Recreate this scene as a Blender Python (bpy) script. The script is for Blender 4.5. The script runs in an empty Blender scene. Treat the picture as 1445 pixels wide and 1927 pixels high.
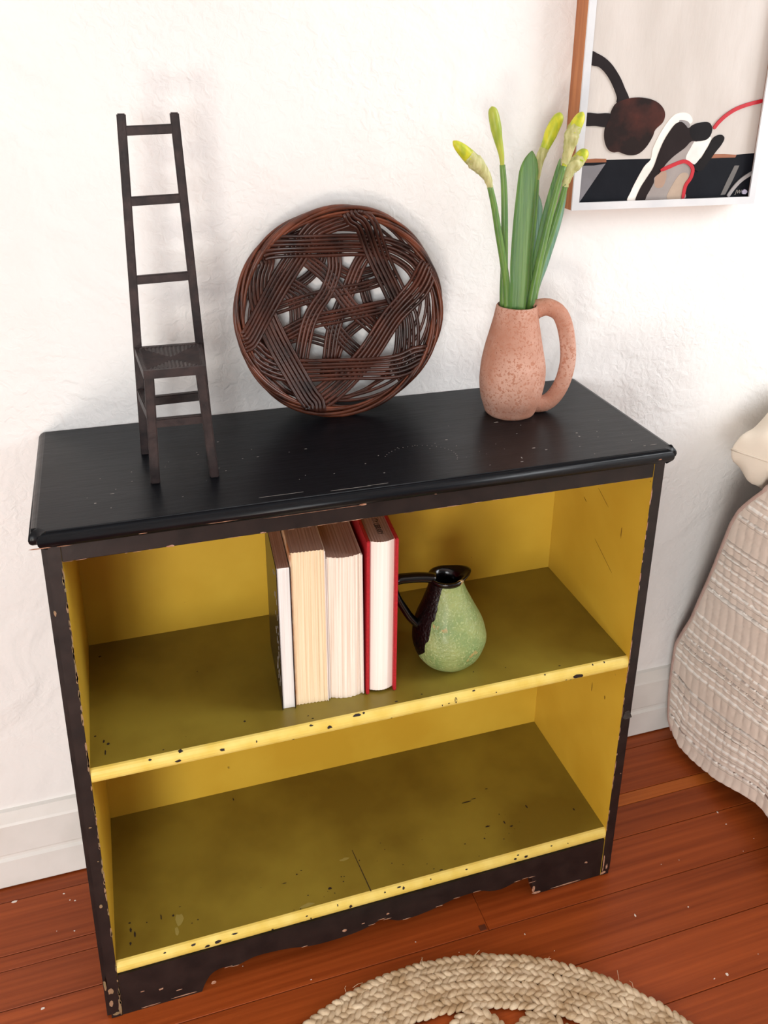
import bpy, bmesh, math, random
import numpy as np
from mathutils import Vector, Matrix, noise
random.seed(7)
SC = bpy.context.scene
COL = SC.collection
# ------------------------------------------------------------------ camera
cam_d = bpy.data.cameras.new('camera'); cam = bpy.data.objects.new('camera', cam_d); COL.objects.link(cam)
_R = Vector((0.94812, -0.31725, 0.02054)); _U = Vector((0.0955, 0.34584, 0.93342)); _F = Vector((0.30323, 0.88304, -0.35819))
_R.normalize(); _B = (-_F).normalized(); _U = _B.cross(_R).normalized()
M = Matrix((( _R.x, _U.x, _B.x, -0.31301), (_R.y, _U.y, _B.y, -0.96503), (_R.z, _U.z, _B.z, 1.31392), (0, 0, 0, 1)))
cam.matrix_world = M
cam_d.sensor_fit = 'VERTICAL'; cam_d.sensor_height = 36.0
cam_d.lens = 36.0*1692.72/1927
cam_d.shift_x = -(761.18-722.5)/1927; cam_d.shift_y = -(963.5-738.3)/1927
cam_d.clip_start = 0.02
SC.camera = cam
# ------------------------------------------------------------------ world, lights, exposure
w = bpy.data.worlds.new('world'); SC.world = w; w.use_nodes = True
w.node_tree.nodes['Background'].inputs[0].default_value = (1.0, 0.985, 0.96, 1)
w.node_tree.nodes['Background'].inputs[1].default_value = 0.22
def area(name, loc, target, sx, sy, power, color):
    l = bpy.data.lights.new(name, 'AREA'); l.shape = 'RECTANGLE'; l.size = sx; l.size_y = sy; l.energy = power; l.color = color
    o = bpy.data.objects.new(name, l); COL.objects.link(o); o.location = loc
    o.rotation_euler = (Vector(target)-Vector(loc)).to_track_quat('-Z', 'Y').to_euler()
    return o
area('window_light_front', (-1.25, -2.95, 1.25), (0.0, 0.1, 0.75), 1.0, 1.0, 38, (0.97, 0.99, 1.0))
area('floor_bounce_light', (-1.15, -1.95, 0.30), (0.0, 0.2, 0.45), 0.55, 0.5, 20, (1.0, 0.93, 0.84))  # added low lamp, stands in for warm bounce off a sunlit floor
area('window_light_right', (2.35, -0.75, 1.8), (0.2, 0.2, 0.8), 1.0, 1.0, 40, (0.92, 0.96, 1.0))
SC.view_settings.view_transform = 'Standard'; SC.view_settings.look = 'None'
SC.view_settings.gamma = 1.0; SC.view_settings.use_curve_mapping = False
SC.view_settings.exposure = 0.0
# ------------------------------------------------------------------ helpers
def lin(r, g, b):
    f = lambda c: (c/255/12.92) if c/255 <= 0.04045 else ((c/255+0.055)/1.055)**2.4
    return (f(r), f(g), f(b), 1)
def mat(name, c1, c2=None, scale=40, rough=0.5, bump=0.0, bscale=None, stretch=(1, 1, 1), spec=0.5, metal=0.0, coat=0.0,
        lo=0.35, hi=0.65, detail=4, coord='Object', bdist=0.002, spots=None, subsurf=0.0, rnd=0.0, sheen=0.0, rvar=0.0):
    m = bpy.data.materials.new(name); m.use_nodes = True
    nt = m.node_tree; N = nt.nodes; L = nt.links; b = N['Principled BSDF']
    b.inputs['Base Color'].default_value = c1; b.inputs['Roughness'].default_value = rough
    b.inputs['Specular IOR Level'].default_value = spec; b.inputs['Metallic'].default_value = metal
    b.inputs['Coat Weight'].default_value = coat; b.inputs['Coat Roughness'].default_value = 0.12
    b.inputs['Sheen Weight'].default_value = sheen
    if subsurf: b.inputs['Subsurface Weight'].default_value = subsurf; b.inputs['Subsurface Scale'].default_value = 0.01
    tc = N.new('ShaderNodeTexCoord'); mp = N.new('ShaderNodeMapping'); mp.inputs['Scale'].default_value = stretch
    if coord == 'World':
        ge = N.new('ShaderNodeNewGeometry'); L.new(ge.outputs['Position'], mp.inputs['Vector'])
    else:
        L.new(tc.outputs[coord], mp.inputs['Vector'])
    vec = mp.outputs['Vector']
    if rnd:
        oi = N.new('ShaderNodeObjectInfo'); va = N.new('ShaderNodeVectorMath'); va.operation = 'SCALE'
        cx = N.new('ShaderNodeCombineXYZ')
        for i in range(3): L.new(oi.outputs['Random'], cx.inputs[i])
        L.new(cx.outputs[0], va.inputs[0]); va.inputs['Scale'].default_value = 37.0
        ad = N.new('ShaderNodeVectorMath'); ad.operation = 'ADD'; L.new(vec, ad.inputs[0]); L.new(va.outputs[0], ad.inputs[1]); vec = ad.outputs[0]
    out = None
    if c2 is not None:
        n = N.new('ShaderNodeTexNoise'); n.inputs['Scale'].default_value = scale; n.inputs['Detail'].default_value = detail
        L.new(vec, n.inputs['Vector'])
        r = N.new('ShaderNodeValToRGB'); r.color_ramp.elements[0].position = lo; r.color_ramp.elements[1].position = hi
        r.color_ramp.elements[0].color = c1; r.color_ramp.elements[1].color = c2
        L.new(n.outputs['Fac'], r.inputs['Fac']); out = r.outputs['Color']
        if rvar:
            mr = N.new('ShaderNodeMapRange'); mr.inputs['To Min'].default_value = rough-rvar; mr.inputs['To Max'].default_value = rough+rvar
            L.new(n.outputs['Fac'], mr.inputs['Value']); L.new(mr.outputs[0], b.inputs['Roughness'])
    if spots:                                # list of (colour, scale, threshold): small speckles
        for (c3, s3, t3) in spots:
            n3 = N.new('ShaderNodeTexNoise'); n3.inputs['Scale'].default_value = s3; n3.inputs['Detail'].default_value = 5
            L.new(vec, n3.inputs['Vector'])
            r3 = N.new('ShaderNodeMapRange'); r3.inputs['From Min'].default_value = t3; r3.inputs['From Max'].default_value = t3+0.03
            L.new(n3.outputs['Fac'], r3.inputs['Value'])
            mx = N.new('ShaderNodeMix'); mx.data_type = 'RGBA'
            L.new(r3.outputs[0], mx.inputs['Factor'])
            if out: L.new(out, mx.inputs['A'])
            else: mx.inputs['A'].default_value = c1
            mx.inputs['B'].default_value = c3; out = mx.outputs['Result']
    if rnd:
        hs = N.new('ShaderNodeHueSaturation'); mr = N.new('ShaderNodeMapRange')
        mr.inputs['To Min'].default_value = 1-rnd; mr.inputs['To Max'].default_value = 1+rnd
        L.new(oi.outputs['Random'], mr.inputs['Value']); L.new(mr.outputs[0], hs.inputs['Value'])
        if out: L.new(out, hs.inputs['Color'])
        else: hs.inputs['Color'].default_value = c1
        out = hs.outputs['Color']
    if out: L.new(out, b.inputs['Base Color'])
    if bump:
        n2 = N.new('ShaderNodeTexNoise'); n2.inputs['Scale'].default_value = bscale or scale; n2.inputs['Detail'].default_value = 6
        L.new(vec, n2.inputs['Vector'])
        bp = N.new('ShaderNodeBump'); bp.inputs['Strength'].default_value = bump; bp.inputs['Distance'].default_value = bdist
        L.new(n2.outputs['Fac'], bp.inputs['Height']); L.new(bp.outputs['Normal'], b.inputs['Normal'])
    return m
def obj(name, verts, faces, m, parent=None, smooth=False, midx=None, loc=None):
    me = bpy.data.meshes.new(name); me.from_pydata([tuple(v) for v in verts], [], [tuple(f) for f in faces]); me.update()
    for mm in (m if isinstance(m, (list, tuple)) else [m]): me.materials.append(mm)
    if midx is not None: me.polygons.foreach_set('material_index', midx)
    if smooth: me.polygons.foreach_set('use_smooth', [True]*len(me.polygons))
    o = bpy.data.objects.new(name, me); COL.objects.link(o)
    if parent: o.parent = parent
    if loc: o.location = loc
    return o
def from_bm(name, bm, m, parent=None, smooth=False):
    bmesh.ops.recalc_face_normals(bm, faces=bm.faces)
    me = bpy.data.meshes.new(name); bm.to_mesh(me); bm.free()
    for mm in (m if isinstance(m, (list, tuple)) else [m]): me.materials.append(mm)
    if smooth: me.polygons.foreach_set('use_smooth', [True]*len(me.polygons))
    o = bpy.data.objects.new(name, me); COL.objects.link(o)
    if parent: o.parent = parent
    return o
def box(name, x0, x1, y0, y1, z0, z1, m, parent=None, bevel=0.0, seg=2):
    bm = bmesh.new(); bmesh.ops.create_cube(bm, size=1)
    for v in bm.verts: v.co = Vector(((x0+x1)/2+v.co.x*(x1-x0), (y0+y1)/2+v.co.y*(y1-y0), (z0+z1)/2+v.co.z*(z1-z0)))
    if bevel: bmesh.ops.bevel(bm, geom=list(bm.edges), offset=bevel, segments=seg, profile=0.5, affect='EDGES')
    return from_bm(name, bm, m, parent)
def thing(name, label, cat, loc=(0, 0, 0), rot=(0, 0, 0), group=None):
    o = bpy.data.objects.new(name, None); COL.objects.link(o); o.location = loc; o.rotation_euler = rot
    o.empty_display_size = 0.02
    tag(o, label, cat, group); return o
def tag(o, label=None, cat=None, group=None, kind=None):
    if label: o['label'] = label
    if cat: o['category'] = cat
    if group: o['group'] = group
    if kind: o['kind'] = kind
    return o
def spline(P, n):
    P = [Vector(p) for p in P]; out = []
    k = len(P)
    for i in range(n):
        t = i/(n-1)*(k-1); a = min(int(t), k-2); f = t-a
        p0 = P[a-1] if a > 0 else P[a]*2-P[a+1]; p1 = P[a]; p2 = P[a+1]; p3 = P[a+2] if a+2 < k else P[a+1]*2-P[a]
        out.append(0.5*((2*p1)+(p2-p0)*f+(2*p0-5*p1+4*p2-p3)*f*f+(3*p1-p0-3*p2+p3)*f**3))
    return out
def tube(V, F, pts, rad, sides=8, ref=None, flat=1.0, closed=False, cap=True):
    """append a tube along pts to V, F; rad: number or function of t; flat squeezes it along ref"""
    n = len(pts); base = len(V); prev = Vector(ref) if ref else None
    for i, p in enumerate(pts):
        if closed: d = pts[(i+1) % n]-pts[i-1]
        else: d = pts[min(i+1, n-1)]-pts[max(i-1, 0)]
        d.normalize()
        if prev is None: prev = d.orthogonal()
        a = (prev-d*prev.dot(d)).normalized(); b = d.cross(a)
        if not ref: prev = a
        r = rad(i/(n-1)) if callable(rad) else rad
        for s in range(sides):
            th = 2*math.pi*s/sides
            V.append(p+a*(r*flat*math.cos(th))+b*(r*math.sin(th)))
    for i in range(n if closed else n-1):
        j = (i+1) % n
        for s in range(sides):
            t = (s+1) % sides
            F.append((base+i*sides+s, base+i*sides+t, base+j*sides+t, base+j*sides+s))
    if cap and not closed:
        F.append(tuple(base+s for s in range(sides))[::-1]); F.append(tuple(base+(n-1)*sides+s for s in range(sides)))
def lathe(prof, seg=64, cx=lambda z: 0.0, wob=None, cap_bottom=True):
    V = []; F = []
    for (z, r) in prof:
        for s in range(seg):
            a = 2*math.pi*s/seg; rr = r*(1+(wob(a, z) if wob else 0))
            V.append((cx(z)+rr*math.cos(a), rr*math.sin(a), z))
    for i in range(len(prof)-1):
        for s in range(seg):
            t = (s+1) % seg
            F.append((i*seg+s, i*seg+t, (i+1)*seg+t, (i+1)*seg+s))
    if cap_bottom: F.append(tuple(range(seg))[::-1])
    return V, F
def interp(prof, n):
    return [(p.x, p.y) for p in [Vector((q[0], q[1], 0)) for q in [tuple(v)[:2] for v in spline([(a, b, 0) for a, b in prof], n)]]]
def blobs(name, spots, place, m, parent, nv=9, kind='stuff'):
    """irregular little flakes of paint; spots = (a, b, half width, half height); place(a, b, h) -> world point"""
    V = []; F = []
    for (a, b, ha, hb) in spots:
        s = len(V); rs = [random.uniform(0.6, 1.15) for _ in range(nv)]; ph = random.uniform(0, 6)
        for lay in (0, 1):
            for i in range(nv):
                t = ph+2*math.pi*i/nv; V.append(place(a+ha*rs[i]*math.cos(t), b+hb*rs[i]*math.sin(t), 0.00025*lay))
        F.append(tuple(range(s+nv, s+2*nv)))
        for i in range(nv):
            j = (i+1) % nv; F.append((s+i, s+j, s+nv+j, s+nv+i))
    o = obj(name, V, F, m, parent)
    tag(o, kind=kind); return o
PAINT_SHAPES = {'navy': [(0.0065, 0.0729), (0.0246, 0.073), (0.0706, 0.073), (0.1342, 0.0734), (0.1804, 0.0704), (0.2468, 0.0728), (0.2891, 0.0769), (0.3403, 0.0791), (0.3552, 0.003), (0.0063, 0.0066)], 'sienna_l': [(0.0155, 0.074), (0.0381, 0.0752), (0.0566, 0.0745), (0.0571, 0.0695), (0.016, 0.0692)], 'sienna_r': [(0.2484, 0.0785), (0.2685, 0.0784), (0.2917, 0.0769), (0.2899, 0.0727), (0.2645, 0.0727), (0.2444, 0.0724)], 'grey_l': [(0.0119, 0.065), (0.0369, 0.0649), (0.0562, 0.0675), (0.0393, 0.0429), (0.0173, 0.0109), (0.0083, 0.0095)], 'white_a': [(0.1006, 0.0108), (0.105, 0.023), (0.1105, 0.0362), (0.1239, 0.0613), (0.1343, 0.0722), (0.1358, 0.0872), (0.1429, 0.1051), (0.1554, 0.1257), (0.1678, 0.1384), (0.1842, 0.1414), (0.1956, 0.1374), (0.2008, 0.1275), (0.1877, 0.1186), (0.1635, 0.0868), (0.1434, 0.0589), (0.1317, 0.0387), (0.1218, 0.0225), (0.115, 0.0103)], 'white_b': [(0.1902, 0.0702), (0.2021, 0.0884), (0.2102, 0.0994), (0.2247, 0.1013), (0.239, 0.1042), (0.2361, 0.092), (0.2273, 0.0778), (0.2181, 0.0657), (0.2134, 0.0637), (0.2027, 0.069)], 'grey_b': [(0.1764, 0.129), (0.1859, 0.1301), (0.1936, 0.1275), (0.1972, 0.1225), (0.1939, 0.1176), (0.188, 0.1166)], 'grey_c': [(0.2079, 0.0984), (0.2043, 0.0904), (0.1971, 0.0732), (0.2085, 0.0638), (0.2138, 0.0534), (0.2102, 0.0368), (0.2022, 0.0245), (0.202, 0.0098), (0.1307, 0.0099), (0.1385, 0.0241), (0.1438, 0.0384), (0.1451, 0.0466), (0.1576, 0.0606), (0.1789, 0.0806), (0.1982, 0.0975)], 'tan_a': [(0.146, 0.0486), (0.1538, 0.0536), (0.1633, 0.0544), (0.166, 0.0441), (0.1608, 0.0298), (0.1472, 0.0311)], 'tan_b': [(0.1909, 0.0497), (0.2059, 0.0483), (0.2034, 0.0328), (0.1992, 0.012), (0.172, 0.0117), (0.1768, 0.0293)], 'brown': [(0.1815, 0.1276), (0.1895, 0.1226), (0.195, 0.1186), (0.2065, 0.1225), (0.2212, 0.1224), (0.2238, 0.1063), (0.2152, 0.0987), (0.203, 0.0985), (0.1923, 0.0885), (0.1746, 0.0766), (0.1619, 0.0646), (0.1539, 0.0525), (0.1441, 0.0446), (0.1441, 0.0364), (0.1345, 0.018), (0.1307, 0.0099), (0.1151, 0.0095), (0.121, 0.0287), (0.1309, 0.0449), (0.1407, 0.0609), (0.1472, 0.083), (0.1542, 0.101), (0.1639, 0.1168), (0.1721, 0.1256)], 'black_a': [(0.1984, 0.1195), (0.2062, 0.1245), (0.2168, 0.1268), (0.2303, 0.1268), (0.2377, 0.1193), (0.2377, 0.1092), (0.2308, 0.1012), (0.2152, 0.0987), (0.205, 0.1015), (0.1986, 0.1106)], 'black_b': [(0.2545, 0.1081), (0.2612, 0.106), (0.2633, 0.1009), (0.2586, 0.0917), (0.2503, 0.0816), (0.2402, 0.0673), (0.2276, 0.0531), (0.2146, 0.0564), (0.2138, 0.0616), (0.2267, 0.0737), (0.2361, 0.092), (0.244, 0.1041)], 'arm_a': [(0.0139, 0.2257), (0.0251, 0.2229), (0.038, 0.2171), (0.0515, 0.2071), (0.0659, 0.1909), (0.0752, 0.1764), (0.0847, 0.1607), (0.078, 0.1533), (0.0651, 0.1554), (0.0641, 0.1638), (0.0546, 0.1804), (0.043, 0.1947), (0.0296, 0.2048), (0.0158, 0.2083)], 'blob': [(0.0651, 0.1554), (0.0846, 0.1618), (0.1074, 0.1629), (0.1286, 0.1587), (0.1428, 0.1502), (0.1496, 0.1394), (0.1474, 0.1274), (0.1357, 0.1166), (0.132, 0.1057), (0.1223, 0.0904), (0.1091, 0.0806), (0.0923, 0.0797), (0.0762, 0.0844), (0.0659, 0.0841), (0.0563, 0.0901), (0.0496, 0.1043), (0.0491, 0.1193), (0.055, 0.1342), (0.0575, 0.1448)], 'arm_b': [(0.0132, 0.1402), (0.0343, 0.1402), (0.0582, 0.1389), (0.0644, 0.1192), (0.049, 0.1204), (0.0312, 0.1226), (0.0124, 0.1238)], 'streak': [(0.2721, 0.0141), (0.281, 0.0149), (0.2912, 0.037), (0.2999, 0.06), (0.2909, 0.0602), (0.2809, 0.0372)]}
PAINT_STROKES = {'red_a': ([(0.2405, 0.1173), (0.2487, 0.1273), (0.2606, 0.1373), (0.2765, 0.1463), (0.2978, 0.1533), (0.327, 0.1594)], 0.0029), 'red_b': ([(0.1535, 0.0556), (0.1673, 0.0604), (0.1835, 0.0663), (0.1954, 0.0685), (0.206, 0.0638), (0.2123, 0.0555), (0.2105, 0.0431), (0.2034, 0.0328), (0.2013, 0.0224), (0.2007, 0.0103)], 0.0029), 'grey_d': ([(0.2854, 0.0116), (0.2957, 0.0263), (0.309, 0.0387), (0.3314, 0.051)], 0.003)}
BASKET_MAIN = [[(-0.1134, 0.0971), (-0.1105, 0.0981), (-0.1057, 0.0995), (-0.0959, 0.1003), (-0.0781, 0.0997), (-0.0545, 0.0982), (-0.0308, 0.0972), (-0.0075, 0.0967), (0.0164, 0.0963), (0.0375, 0.0952), (0.0538, 0.0935), (0.0671, 0.0912), (0.0794, 0.0875), (0.0914, 0.0819), (0.1026, 0.0748), (0.1123, 0.0667), (0.1209, 0.0562), (0.1281, 0.0446), (0.1329, 0.0364)], [(0.017, 0.1416), (0.0224, 0.1392), (0.0301, 0.1353), (0.038, 0.1276), (0.0452, 0.1144), (0.0528, 0.0971), (0.0608, 0.0783), (0.0705, 0.0575), (0.0817, 0.0347), (0.0912, 0.0148), (0.0977, 0.0011), (0.1021, -0.0093), (0.1047, -0.0208), (0.1054, -0.036), (0.1041, -0.0523), (0.1017, -0.0663), (0.098, -0.0776), (0.0934, -0.0867), (0.0901, -0.0929)], [(0.1323, 0.0663), (0.1293, 0.0579), (0.1254, 0.0454), (0.1197, 0.0314), (0.1107, 0.0173), (0.0981, 0.0027), (0.0837, -0.0127), (0.0699, -0.0317), (0.0558, -0.0525), (0.0418, -0.071), (0.0275, -0.0855), (0.0132, -0.0976), (-0.0004, -0.1072), (-0.0124, -0.1146), (-0.023, -0.1202), (-0.0323, -0.1245), (-0.0406, -0.1274), (-0.0476, -0.1292), (-0.0522, -0.1305)], [(0.1254, -0.0684), (0.1162, -0.0734), (0.103, -0.0806), (0.0867, -0.0865), (0.0661, -0.0892), (0.0409, -0.0892), (0.0151, -0.0878), (-0.0102, -0.0866), (-0.0349, -0.0853), (-0.0554, -0.0837), (-0.0694, -0.0817), (-0.0793, -0.0796), (-0.0886, -0.0764), (-0.0987, -0.0718), (-0.1081, -0.0663), (-0.1162, -0.0603), (-0.1233, -0.0531), (-0.1293, -0.0454), (-0.1333, -0.04)], [(-0.0431, -0.1338), (-0.0457, -0.1304), (-0.0495, -0.1249), (-0.0551, -0.1152), (-0.0634, -0.0983), (-0.074, -0.0764), (-0.084, -0.0555), (-0.0916, -0.0389), (-0.0979, -0.0242), (-0.1034, -0.0104), (-0.1082, 0.0029), (-0.1122, 0.0155), (-0.1148, 0.0274), (-0.1159, 0.0386), (-0.1156, 0.0491), (-0.1143, 0.0589), (-0.1115, 0.0688), (-0.1077, 0.0781), (-0.105, 0.0846)], [(-0.1393, -0.0282), (-0.1378, -0.0274), (-0.1353, -0.0256), (-0.1294, -0.0188), (-0.1181, -0.0036), (-0.1038, 0.0173), (-0.0909, 0.0376), (-0.0801, 0.054), (-0.0698, 0.0687), (-0.0603, 0.0822), (-0.0519, 0.0953), (-0.0444, 0.1074), (-0.037, 0.117), (-0.0295, 0.1229), (-0.0219, 0.1263), (-0.0132, 0.1294), (-0.0019, 0.1333), (0.0105, 0.1368), (0.0193, 0.1393)]]
BASKET_INNER = [([(-0.0835, 0.0571), (-0.0799, 0.0536), (-0.0748, 0.0485), (-0.0684, 0.0429), (-0.0605, 0.0373), (-0.0514, 0.0311), (-0.0422, 0.0234), (-0.0334, 0.0134), (-0.0246, 0.0017), (-0.0158, -0.0102), (-0.0068, -0.0227), (0.0023, -0.0355), (0.0113, -0.0472), (0.0205, -0.0571), (0.0295, -0.0657), (0.037, -0.073), (0.0424, -0.0788), (0.0463, -0.0831), (0.0488, -0.086)], 4), ([(-0.0585, 0.0957), (-0.0551, 0.0915), (-0.0504, 0.0856), (-0.0447, 0.0791), (-0.0366, 0.0718), (-0.027, 0.0636), (-0.0184, 0.0556), (-0.012, 0.0487), (-0.0066, 0.0421), (-0.0006, 0.0343), (0.0062, 0.0247), (0.0136, 0.0139), (0.0219, 0.0032), (0.032, -0.0074), (0.0429, -0.0179), (0.0522, -0.0269), (0.0587, -0.0336), (0.0633, -0.0387), (0.0664, -0.0421)], 4), ([(0.0009, 0.1035), (0.0004, 0.0969), (-0.0008, 0.0878), (-0.0017, 0.0792), (-0.0016, 0.0726), (-0.0013, 0.0665), (-0.0023, 0.0592), (-0.0053, 0.0495), (-0.0096, 0.0387), (-0.0146, 0.0284), (-0.0208, 0.0194), (-0.0277, 0.011), (-0.0338, 0.0025), (-0.0385, -0.0056), (-0.0424, -0.0138), (-0.0462, -0.0241), (-0.0501, -0.0385), (-0.0539, -0.055), (-0.057, -0.0695), (-0.0596, -0.081), (-0.0622, -0.0897), (-0.0641, -0.0953)], 4), ([(0.058, 0.1065), (0.0555, 0.1004), (0.0516, 0.0918), (0.0469, 0.0835), (0.0422, 0.0769), (0.0375, 0.0703), (0.0325, 0.0618), (0.0268, 0.0494), (0.0208, 0.035), (0.0153, 0.022), (0.0107, 0.0123), (0.0067, 0.0041), (0.003, -0.0047), (-0.0008, -0.0148), (-0.0042, -0.0255), (-0.0072, -0.0363), (-0.0094, -0.0472), (-0.0111, -0.0582), (-0.0128, -0.0687), (-0.0149, -0.0794), (-0.0169, -0.0896), (-0.0184, -0.0966)], 4), ([(-0.1158, 0.0051), (-0.1087, 0.0053), (-0.0988, 0.0063), (-0.0878, 0.0084), (-0.0754, 0.0117), (-0.0614, 0.0156), (-0.0469, 0.0192), (-0.0316, 0.0223), (-0.0157, 0.0251), (-0.0008, 0.0276), (0.0125, 0.0293), (0.0249, 0.0305), (0.0366, 0.0321), (0.0475, 0.0342), (0.0577, 0.0367), (0.0674, 0.0394), (0.0775, 0.0429), (0.0871, 0.0467), (0.0932, 0.0497)], 3), ([(-0.0944, -0.0362), (-0.0901, -0.0346), (-0.0838, -0.032), (-0.0759, -0.0287), (-0.0665, -0.0243), (-0.0555, -0.0193), (-0.0436, -0.0151), (-0.0304, -0.0125), (-0.0161, -0.0107), (-0.0018, -0.0089), (0.0123, -0.0069), (0.0264, -0.0048), (0.0406, -0.0027), (0.0553, -0.0006), (0.0701, 0.0015), (0.0838, 0.0037), (0.0971, 0.0063), (0.1083, 0.0096), (0.1153, 0.0123)], 4), ([(-0.0732, 0.0365), (-0.0679, 0.0379), (-0.0603, 0.04), (-0.0527, 0.0431), (-0.0455, 0.0474), (-0.0382, 0.0528), (-0.0319, 0.0586), (-0.0269, 0.0646), (-0.0229, 0.0711), (-0.0199, 0.0779), (-0.0182, 0.0858), (-0.0174, 0.094), (-0.0172, 0.0998)], 3), ([(-0.0044, 0.066), (-0.0031, 0.0649), (-0.0011, 0.0633), (0.0024, 0.0612), (0.0078, 0.0577), (0.0148, 0.0537), (0.0229, 0.051), (0.0327, 0.0507), (0.0435, 0.0519), (0.0534, 0.0539), (0.062, 0.0571), (0.0696, 0.0611), (0.0748, 0.0641)], 3), ([(-0.0883, 0.0464), (-0.0842, 0.0428), (-0.0786, 0.0377), (-0.0734, 0.0321), (-0.0691, 0.0268), (-0.0654, 0.021), (-0.0629, 0.0135), (-0.0619, 0.0026), (-0.062, -0.0099), (-0.0631, -0.0205), (-0.0657, -0.0276), (-0.0692, -0.0326), (-0.0717, -0.0359)], 3), ([(-0.0879, -0.0437), (-0.084, -0.0422), (-0.0783, -0.0399), (-0.0718, -0.0382), (-0.065, -0.0369), (-0.0575, -0.036), (-0.0489, -0.0365), (-0.0383, -0.0392), (-0.0266, -0.0432), (-0.0169, -0.0472), (-0.0104, -0.0511), (-0.006, -0.055), (-0.0031, -0.0577)], 3), ([(-0.0062, -0.0835), (-0.0051, -0.0781), (-0.0034, -0.0705), (-0.0009, -0.0626), (0.0022, -0.0551), (0.006, -0.0474), (0.0115, -0.0401), (0.0194, -0.0331), (0.0289, -0.0265), (0.0379, -0.0211), (0.0463, -0.0174), (0.0541, -0.0149), (0.0596, -0.0133)], 3), ([(0.0415, 0.0432), (0.0417, 0.0387), (0.0422, 0.0322), (0.0435, 0.0248), (0.0457, 0.0164), (0.0487, 0.0071), (0.0526, -0.0012), (0.0574, -0.0079), (0.0631, -0.0137), (0.0691, -0.0187), (0.076, -0.0232), (0.0833, -0.027), (0.0884, -0.0296)], 3)]
PLANT = {'bud1': [(0.1896, 0.165, 1.144), (0.1846, 0.164, 1.1537), (0.1731, 0.163, 1.167), (0.1594, 0.162, 1.1788), (0.1459, 0.161, 1.1904), (0.1326, 0.16, 1.2011)], 'bud2': [(0.2178, 0.19, 1.1673), (0.2156, 0.19, 1.1806), (0.2094, 0.19, 1.201), (0.204, 0.19, 1.2212), (0.2, 0.19, 1.2354), (0.1979, 0.19, 1.2424)], 'bud3': [(0.2767, 0.2, 1.1514), (0.2805, 0.2, 1.1725), (0.289, 0.2, 1.1934), (0.296, 0.2, 1.2111), (0.3032, 0.2, 1.2258), (0.3059, 0.2, 1.2339)], 'bud4': [(0.3078, 0.18, 1.1646), (0.3109, 0.18, 1.1773), (0.3143, 0.18, 1.1951), (0.3178, 0.18, 1.2112), (0.3249, 0.18, 1.2258), (0.3298, 0.18, 1.2359)], 'bud5': [(0.3209, 0.195, 1.1373), (0.3234, 0.195, 1.148), (0.3276, 0.195, 1.1586), (0.3371, 0.195, 1.1691), (0.345, 0.195, 1.1781), (0.3506, 0.195, 1.1834)], 'leaf1': [(0.2425, 0.162, 0.9683), (0.2415, 0.1636, 1.029), (0.2428, 0.1652, 1.0907), (0.2463, 0.1668, 1.143), (0.2493, 0.1684, 1.1678), (0.2519, 0.17, 1.1866)], 'leaf2': [(0.2792, 0.2, 0.9689), (0.282, 0.2025, 1.018), (0.2841, 0.205, 1.0741), (0.2876, 0.2075, 1.1005), (0.2841, 0.21, 1.1252)], 'leaf3': [(0.2855, 0.198, 0.969), (0.3015, 0.1997, 1.0258), (0.3171, 0.2015, 1.0814), (0.3233, 0.2033, 1.1205), (0.3248, 0.205, 1.1436)], 'leaf4': [(0.2767, 0.195, 0.9704), (0.2846, 0.1962, 1.0356), (0.2959, 0.1975, 1.0987), (0.3067, 0.1988, 1.1417), (0.3115, 0.2, 1.1728)], 'stem1': [(0.2322, 0.176, 0.9734), (0.2221, 0.1733, 1.0278), (0.2094, 0.1705, 1.0758), (0.1991, 0.1677, 1.1145), (0.1897, 0.165, 1.1425)], 'stem2': [(0.2308, 0.186, 0.9708), (0.2289, 0.187, 1.0244), (0.2258, 0.188, 1.0873), (0.2224, 0.189, 1.133), (0.2182, 0.19, 1.1658)], 'stem3': [(0.2691, 0.19, 0.9672), (0.2707, 0.1933, 1.0369), (0.2753, 0.1967, 1.0995), (0.2767, 0.2, 1.1514)], 'stem4': [(0.2715, 0.18, 0.9663), (0.2793, 0.18, 1.0232), (0.2887, 0.18, 1.0785), (0.2996, 0.18, 1.1323), (0.307, 0.18, 1.1639)], 'stem5': [(0.2815, 0.193, 0.9655), (0.2899, 0.1935, 1.0196), (0.3038, 0.194, 1.0673), (0.3158, 0.1945, 1.1142), (0.3209, 0.195, 1.1373)]}

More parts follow.
